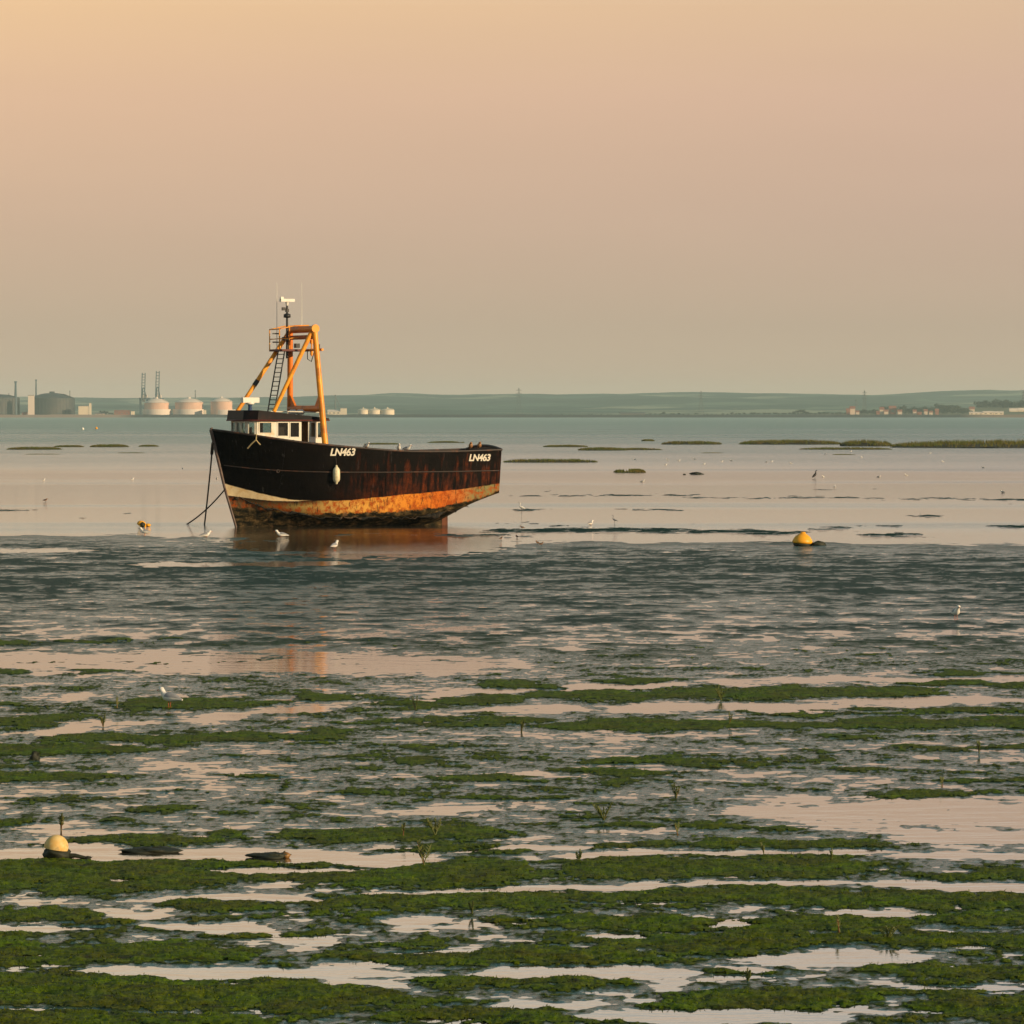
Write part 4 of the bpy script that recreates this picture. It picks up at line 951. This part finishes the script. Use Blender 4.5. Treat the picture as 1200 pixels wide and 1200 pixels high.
m_tg = simple('weathered tank steel', (.040, .048, .056), .7, .15, .03, stain=(.085, .07, .065))
m_tw = simple('pale tank concrete', (.74, .46, .33), .75, .12, .05, stain=(.52, .34, .25))
m_tr = simple('pale tank roof', (.78, .66, .56), .7, .1, .05)
m_cw = simple('cream cladding', (.80, .68, .50), .7, .12, .06)
m_cr = simple('dock crane blue', (.06, .11, .15), .6, .3, .05)
m_st = simple('galvanised steel', (.10, .11, .12), .6, .3, .05)
m_rf = simple('red roof', (.32, .11, .07), .8, .3, .1)
m_hw = simple('house render', (.70, .56, .44), .8, .2, .1)
m_gr = simple('grey sheds', (.16, .15, .15), .8, .2, .05)
def tank(px0, px1, py_side, py_top, mat_w, mat_r, lb, group, D=7060, bund=None, nm='storage_tank', ribs=0):
    s_ = D / F; cx = fx((px0 + px1) / 2, D); r = (px1 - px0) / 2 * s_; zs_, zt_ = fz(py_side, D), fz(py_top, D); zb_ = 4.0
    t = empty(nm, (cx, D + r, zb_), 0, label=lb, cat='tank', group=group)
    c_ = MB(); c_.lathe([(r, 0), (r, zs_ - zb_ - 1.0), (r * 1.012, zs_ - zb_ - 1.0), (r * 1.012, zs_ - zb_)], (0, 0, 0), 48, sm=False)
    for k in range(ribs):
        a = 2 * PI * k / ribs; c_.box((r * math.cos(a), r * math.sin(a), (zs_ - zb_) / 2), (.8, .8, (zs_ - zb_) * .96), 0, Matrix.Rotation(a, 3, 'Z'))
    c_.build('shell', mat_w, t)
    c_ = MB(); dm = zt_ - zs_; c_.lathe([(r * 1.0 * math.sin(a), zs_ - zb_ + .3 + dm * (1 - (math.sin(a)) ** 2)) for a in np.linspace(PI / 2, .02, 12)], (0, 0, 0), 48); c_.build('dome', mat_r, t)
    c_ = MB(); c_.lathe([(r * .12, 0), (r * .12, 2.2), (r * .05, 2.5)], (0, 0, zt_ - zb_), 12); c_.tube([(0, 0, zt_ - zb_), (r * .6, -r * .3, zt_ - zb_ - dm * .3), (r * .9, -r * .42, zs_ - zb_ + 1)], .7, 5); c_.build('vent', mat_r, t)
    if bund:
        c_ = MB(); bx0, bx1, bt = bund; rb = (bx1 - bx0) / 2 * s_; zc_ = fz(bt, D) - zb_
        c_.lathe([(rb, 0), (rb, zc_), (rb - 2, zc_), (r + .5, zc_ - .5)], (fx((bx0 + bx1) / 2, D) - cx, 0, 0), 40, sm=False); c_.build('bund_wall', mat_r, t)
    return t
g_ = 'storage tanks on the far shore'
tank(-33, 20, 466, 462, m_tg, m_tg, 'grey storage tank cut off by the left edge', g_, ribs=36)
tank(32, 85, 466.5, 460.5, m_tg, m_tg, 'big dark grey domed storage tank with a stair tower', g_, ribs=40)
tank(168, 197, 472, 467, m_tw, m_tr, 'pinkish tank in front of the raised dock cranes', g_, bund=(166, 200, 479.5))
tank(204, 237, 471.5, 467, m_tw, m_tr, 'pale wide tank with a thin mast beside it', g_, bund=(201, 240, 479.5))
tank(246, 271.5, 470.5, 466.5, m_tw, m_tr, 'pale tank nearest the bow of the boat', g_, bund=(248, 276, 480))
for px0, px1, lb in ((419, 432, 'first of the three low white tanks over the boat deck'), (431.5, 446, 'middle one of the three low white tanks over the boat deck'), (446, 462, 'last of the three low white tanks over the boat deck')):
    tank(px0, px1, 480.5, 479, m_cw, m_cw, lb, 'low white tanks over the boat deck', D=7120)
def mast(px, py, lb, D=7080, w_=1.3, nm='chimney_mast', cat='mast', arm=None):
    c_ = MB(); z = fz(py, D); x = fx(px, D); c_.tube([(0, 0, 0), (0, 0, (z - 4) * .6), (0, 0, z - 4)], [w_, w_ * .8, w_ * .55], 8); c_.lathe([(w_ * .9, 0), (w_ * .9, 2), (w_ * .5, 2.4)], (0, 0, z - 6), 8)
    if arm: c_.tube([(0, 0, (z - 4) * .93), (arm, 0, (z - 4) * .45)], .5, 5)
    tag(c_.build(nm, m_st if cat == 'mast' else m_cr, loc=(x, D, 4)), lb, cat)
mast(18.5, 447, 'blue grey chimney between the two grey tanks', w_=2.6, cat='chimney', nm='chimney')
mast(42.5, 445, 'slim chimney rising behind the dark domed tank', D=7180, w_=1.7, cat='chimney', nm='chimney')
mast(82, 458, 'short mast at the right of the dark domed tank', D=7180, w_=.8)
mast(10.5, 461, 'short thin mast over the tank at the left edge', D=7180, w_=.7)
mast(229, 457.5, 'thin mast on the pale wide tank', w_=1.0)
mast(393, 463, 'lattice mast just right of the gantry', w_=1.2, arm=7)
def block(px0, px1, pyt, m, lb, cat='building', nm='building', D=7050, roof=None, dep=14, group=None):
    x0, x1 = fx(px0, D), fx(px1, D); z = fz(pyt, D); w_ = x1 - x0
    t = empty(nm, ((x0 + x1) / 2, D, 3.5), 0, label=lb, cat=cat, group=group)
    c_ = MB(); hgt = z - 3.5; rh = min(hgt * .35, 4) if roof else 0
    c_.bx((-w_ / 2, 0, 0), (w_ / 2, dep, hgt - rh)); c_.build('wall', m, t)
    if roof:
        c_ = MB(); e = .5
        c_.add([(-w_ / 2 - e, -e, hgt - rh), (w_ / 2 + e, -e, hgt - rh), (w_ / 2 + e, dep + e, hgt - rh), (-w_ / 2 - e, dep + e, hgt - rh), (-w_ / 2 - e, dep / 2, hgt), (w_ / 2 + e, dep / 2, hgt)], [(0, 1, 5, 4), (2, 3, 4, 5), (0, 4, 3), (1, 2, 5), (3, 2, 1, 0)]); c_.build('roof', roof, t)
    else:
        c_ = MB(); c_.bx((-w_ / 2 - .2, -.2, hgt), (w_ / 2 + .2, dep + .2, hgt + .8)); c_.build('parapet', m_gr if m is not m_gr else m_st, t)
    if w_ < 8 or not roof: return t
    c_ = MB(); n_ = max(1, int(w_ / 6))
    for i in range(n_): xx = -w_ / 2 + w_ * (i + .5) / n_; c_.bx((xx - w_ / n_ * .22, -.12, hgt * .3), (xx + w_ / n_ * .22, -.02, (hgt - rh) * .75))
    c_.build('window_band', m_gr, t)
block(92, 103, 476, m_cw, 'square cream building on the shore right of the grey tanks')
block(104.5, 107, 472.5, m_cw, 'narrow white tower beside the square cream building', dep=4)
block(33, 40, 463.5, m_tr, 'pinkish stair tower against the dark domed tank', D=7045, dep=6)
block(26, 31, 482.5, m_rf, 'small orange hut at the foot of the grey tanks', roof=m_rf)
block(134, 152, 480.5, m_rf, 'low domed red shed left of the cranes', roof=m_rf)
block(112, 122, 484, m_hw, 'tiny pale shed in the trees left of the cranes', roof=m_gr)
block(153.5, 157, 482, m_cw, 'tiny white cabin at the foot of the left crane')
block(238.5, 241, 480.5, m_cw, 'small cream cabin between the two right hand pale tanks')
block(384, 399, 480, m_cw, 'long white shed right behind the gantry leg', roof=m_tr)
block(399, 406, 478.5, m_cw, 'taller white shed left of the low white tanks')
block(577, 592, 487, m_hw, 'low pinkish jetty shed on the shore above the stern', D=6975, dep=5)
block(727, 756, 483.2, m_gr, 'long grey barn with a pale roof on the shore', roof=m_st, D=7020)
# ship to shore cranes with booms raised
def crane(px, py_top, lb, D=7230):
    s_ = D / F; z = fz(py_top, D) - 4; t = empty('dock_crane', (fx(px, D), D, 4), 0, label=lb, cat='crane', group='dock cranes with raised booms')
    zg = fz(467, D) - 4; w_ = 5.5
    for x in (-w_, w_):
        for y in (0, 22):
            c_ = MB(); c_.bar((x, y, 0), (x, y, zg), 1.7); c_.build('leg', m_cr, t)
    c_ = MB()
    for y in (0, 22): c_.bar((-w_, y, zg * .45), (w_, y, zg * .45), 1.2); c_.bar((-w_, y, zg), (w_, y, zg), 1.8)
    for x in (-w_, w_): c_.bar((x, 0, zg * .45), (x, 22, zg * .45), 1.2); c_.bar((x, -6, zg), (x, 60, zg), 1.6, 2.5)
    c_.build('portal_frame', m_cr, t)
    c_ = MB()
    for x in (-2.6, 2.6): c_.bar((x, -5, zg), (x * .9 + 2.0, -14, z), 1.3)
    for k in range(9): q_ = (k + .5) / 9; c_.bar((-2.6 + 2 * q_, -5 - 9 * q_, zg + (z - zg) * q_), (2.6 + 2 * q_ - .5, -5 - 9 * q_, zg + (z - zg) * q_), .9)
    c_.build('boom', m_cr, t)
    c_ = MB(); za = zg + (z - zg) * .42
    for x in (-2.8, 2.8): c_.bar((x, 0, zg), (x * .4, 8, za), 1.2); c_.bar((x * .4, 8, za), (x, 24, zg), 1.0)
    c_.bar((-1.1, 8, za), (1.1, 8, za), 1.2); c_.build('apex_frame', m_cr, t)
    c_ = MB(); c_.bx((-4, 26, zg - .5), (4, 40, zg + 6)); c_.build('machinery_house', m_tr, t)
    c_ = MB(); c_.bx((-2, 4, zg - 5), (2, 8, zg - 1.5)); c_.build('cab', m_tr, t)
crane(168, 437, 'left dock crane with its blue boom raised behind the pinkish tank')
crane(184.5, 435, 'right dock crane with its blue boom raised highest above the tanks')
# pylons
def pylon(px, py_top, lb, D=7500):
    z = fz(py_top, D) - 4; c_ = MB(); bw_ = z * .085; N_ = 8
    prof_ = lambda t: bw_ * (1 - t) ** 1.2 + .55
    for sx_ in (-1, 1):
        for sy_ in (-1, 1):
            for i in range(N_):
                t0_, t1_ = i / N_, (i + 1) / N_; c_.bar((sx_ * prof_(t0_), sy_ * prof_(t0_), z * t0_), (sx_ * prof_(t1_), sy_ * prof_(t1_), z * t1_), .42)
    for i in range(N_):
        t0_, t1_ = i / N_, (i + 1) / N_
        for sy_ in (-1, 1):
            c_.bar((-prof_(t0_), sy_ * prof_(t0_), z * t0_), (prof_(t1_), sy_ * prof_(t1_), z * t1_), .26); c_.bar((prof_(t0_), sy_ * prof_(t0_), z * t0_), (-prof_(t1_), sy_ * prof_(t1_), z * t1_), .26)
    for t_a, l_ in ((.66, .11), (.78, .13), (.90, .10)): c_.bar((-z * l_, 0, z * t_a), (z * l_, 0, z * t_a), .42); c_.bar((-z * l_, 0, z * t_a), (0, 0, z * (t_a + .05)), .28); c_.bar((z * l_, 0, z * t_a), (0, 0, z * (t_a + .05)), .28)
    tag(c_.build('pylon', m_st, loc=(fx(px, D), D, 4)), lb, 'pylon', 'power pylons on the far shore')
pylon(608, 454.5, 'tall pylon on the far shore just right of the boat stern'); pylon(821.5, 458, 'pylon standing alone in the middle of the right far shore', 7700); pylon(1013, 457.5, 'pylon rising behind the far red roofed houses', 7700); pylon(1003, 468, 'small faint pylon left of the one behind the houses', 9000)
pylon(1199, 458, 'pylon above the dark wood at the right edge', 8200)
# rising ground at the right
nx, ny = 80, 16; vs = []
for i in range(nx + 1):
    for j in range(ny + 1):
        px_ = 960 + 700 * i / nx; D = 7020 + 520 * j / ny; t = sstep(np.array(j / ny), 0, .9)
        zt_ = np.interp(px_, [960, 1040, 1100, 1140, 1200, 1400, 1660], [484.8, 483.5, 481, 478.5, 477.5, 476.5, 478])
        vs.append((fx(px_, 7000), D, 3.9 + float(t) * (fz(zt_, 7500) - 3.9) + .8 * float(perlin(np.array([i * .4]), np.array([j * .5]), 2)[0]) * float(t)))
b_ = MB(); b_.add(vs, [(i * (ny + 1) + j, (i + 1) * (ny + 1) + j, (i + 1) * (ny + 1) + j + 1, i * (ny + 1) + j + 1) for i in range(nx) for j in range(ny)], 0, True)
m_fd = simple('rough pasture', (.075, .095, .035), .95, .4, .01, c2=(.10, .085, .04)); b_.build('hillside', m_fd, kind='structure')
HS = [(992, 996, 478.5, 7050), (996, 1002, 476, 7060), (1003, 1007, 481, 7040), (1027, 1031, 481.5, 7040), (1031, 1036, 477, 7060), (1036, 1041, 480, 7050), (1042, 1050, 475.5, 7110), (1052, 1057, 480, 7050), (1070, 1074, 480, 7050), (1075, 1080, 482.5, 7040), (1083, 1087, 479.5, 7060),
      (1089, 1093, 481.5, 7045), (1096, 1100, 479, 7090), (1136, 1142, 476.5, 7250)]
HL = ['leftmost red house at the head of the far village', 'tallest red roofed house near the faint pylon', 'little house right of the tallest red roofed one', 'little pale house at the start of the village middle', 'tall gabled house in the village middle', 'small house under the tall gabled one',
      'long red roofed hall above the village', 'small house right of the long red hall', 'pale house between the two village tree groups', 'lowest pale house on the village waterfront', 'pale house in the right half of the village', 'waterfront house in the right half of the village', 'last house of the village row before the wood', 'pinkish house alone up the slope left of the wood']
for k, ((a, b__, t_, D), lb) in enumerate(zip(HS, HL)): block(a, b__, t_, m_hw if k % 3 else m_rf, lb, 'house', 'house', D, m_rf, 9, 'houses on the far shore')
for px0, px1, t_, lb in ((1136, 1152, 482.6, 'long cream caravan row on the right waterfront, left part'), (1152, 1164, 481.7, 'cream terrace in the middle of the right waterfront'), (1164.5, 1176, 482, 'cream terrace at the right of the waterfront row'), (1183, 1193, 478.5, 'bright cream terrace higher up the slope'), (1193.5, 1206, 478, 'cream terrace cut by the right edge')):
    block(px0, px1, t_, m_cw, lb, 'building', 'terrace', 7030 if px0 < 1180 else 7230, m_tr, 8)
# trees: leaf clump crowns on short trunks
m_lf, h, b = newmat('dark leaves'); oi = h.n('ObjectInfo').outputs['Random']; geo = h.n('NewGeometry').outputs['Position']
setb(h, b, Base_Color=h.mix(h.mr(h.noise(geo, .25, 3, .6), .35, .65), h.mix(oi, (.006, .015, .012), (.016, .022, .012)), h.mix(oi, (.018, .032, .018), (.036, .034, .018))), Roughness=.8)
m_tk = simple('bark', (.05, .04, .03), .9, .3, 2)
def crown_mesh(seed, tall):
    rr = random.Random(seed); b_ = MB(); cl_ = [(rr.uniform(-.32, .32), rr.uniform(-.3, .3), rr.uniform(.35, .9 if tall else .75), rr.uniform(.13, .26)) for _ in range(11)]
    for _ in range(520):
        cx, cy, cz, r = rr.choice(cl_); v = Vector((rr.gauss(0, 1), rr.gauss(0, 1), rr.gauss(0, 1))).normalized() * r * rr.uniform(.55, 1.08)
        c = Vector((cx, cy, cz)) + v; a = Vector((rr.gauss(0, 1), rr.gauss(0, 1), rr.gauss(0, 1))).normalized(); u = a.orthogonal().normalized(); w2 = a.cross(u); s_ = rr.uniform(.035, .075)
        b_.add([c + u * s_, c + w2 * s_ * .8, c - u * s_, c - w2 * s_ * .8], [(0, 1, 2, 3)])
    return b_.mesh('tree crown', m_lf)
CR = [crown_mesh(s, s % 2) for s in range(5)]
c_ = MB(); c_.tube([(0, 0, -.05), (.01, 0, .25), (.0, .01, .55)], [.045, .032, .012], 7); c_.tube([(0, 0, .3), (.15, .05, .55)], [.02, .006], 5); c_.tube([(0, 0, .26), (-.16, -.04, .52)], [.02, .006], 5); TK = c_.mesh('tree trunk', m_tk)
rt = random.Random(77)
def tree(px, pyt, D=7100, wf=1.2, label='dark round tree in the line along the far right shore', group='trees along the far right shore', z0=4.0):
    hgt = fz(pyt, D) - z0
    t = empty('tree', (fx(px, D), D, z0), rt.uniform(0, 6.28), label=label, cat='tree', group=group); t.scale = (hgt * wf, hgt * wf, hgt)
    for nm, me in (('crown', rt.choice(CR)), ('trunk', TK)):
        o = bpy.data.objects.new(nm, me); COL.objects.link(o); o.parent = t
for px_ in np.arange(640, 720, 7): tree(px_ + rt.uniform(-3, 3), 486 - rt.uniform(0, 1.2), wf=2.0)
tree(728, 482.5, wf=1.6)
for px_ in (762, 768, 774): tree(px_, 484.4, wf=2.0)
tree(778, 482.7, wf=1.5)
for px_ in np.arange(786, 920, 5.5): tree(px_ + rt.uniform(-2, 2), 485.4 - rt.uniform(0, 1.6) - (.8 if px_ > 855 else 0), wf=1.8)
tree(938, 478.5, wf=1.5, label='tallest dark tree left of the far village', group=None); tree(931, 482, wf=1.7); tree(946, 482, wf=1.7)
for px_ in np.arange(920, 992, 5): tree(px_, 484 - rt.uniform(0, 1.6), wf=1.7)
V_ = dict(label='dark tree among the houses of the far village', group='trees in the far village')
for px_ in np.arange(1008, 1030, 4.5): tree(px_, 481 - rt.uniform(0, 2.2), wf=1.5, **V_)
for px_ in (1037, 1043, 1048): tree(px_, 474.5 + rt.uniform(0, 2.5), D=7160, wf=1.1, **V_)
tree(1057, 475.5, wf=1.1, label='dark upright tree at the right end of the long red hall', group=None)
for px_ in np.arange(1062, 1136, 4): tree(px_ + rt.uniform(-2, 2), 480.5 - rt.uniform(0, 4), D=7140, wf=1.4, **V_)
W_ = dict(label='dark tree in the wood on top of the right hand slope', group='trees of the wood on the right slope')
for px_ in np.arange(1100, 1122, 4): tree(px_, 474 + rt.uniform(-.5, 1.2), D=7420, wf=1.6, z0=9, **W_)
for px_ in (1147, 1152, 1156): tree(px_, 469.5 + rt.uniform(-.3, 1.5), D=7480, wf=1.1, z0=11, **W_)
for px_ in np.arange(1164, 1250, 4.2): tree(px_, 468.6 + rt.uniform(-.6, 2.0), D=7480, wf=1.15, z0=11, **W_)
L_ = dict(label='low dark tree by the tiny pale shed left of the cranes', group='low trees left of the cranes')
for px_ in (114, 119, 124, 128, 131): tree(px_, 482.5 + rt.uniform(-1, 1.2), wf=1.6, **L_)
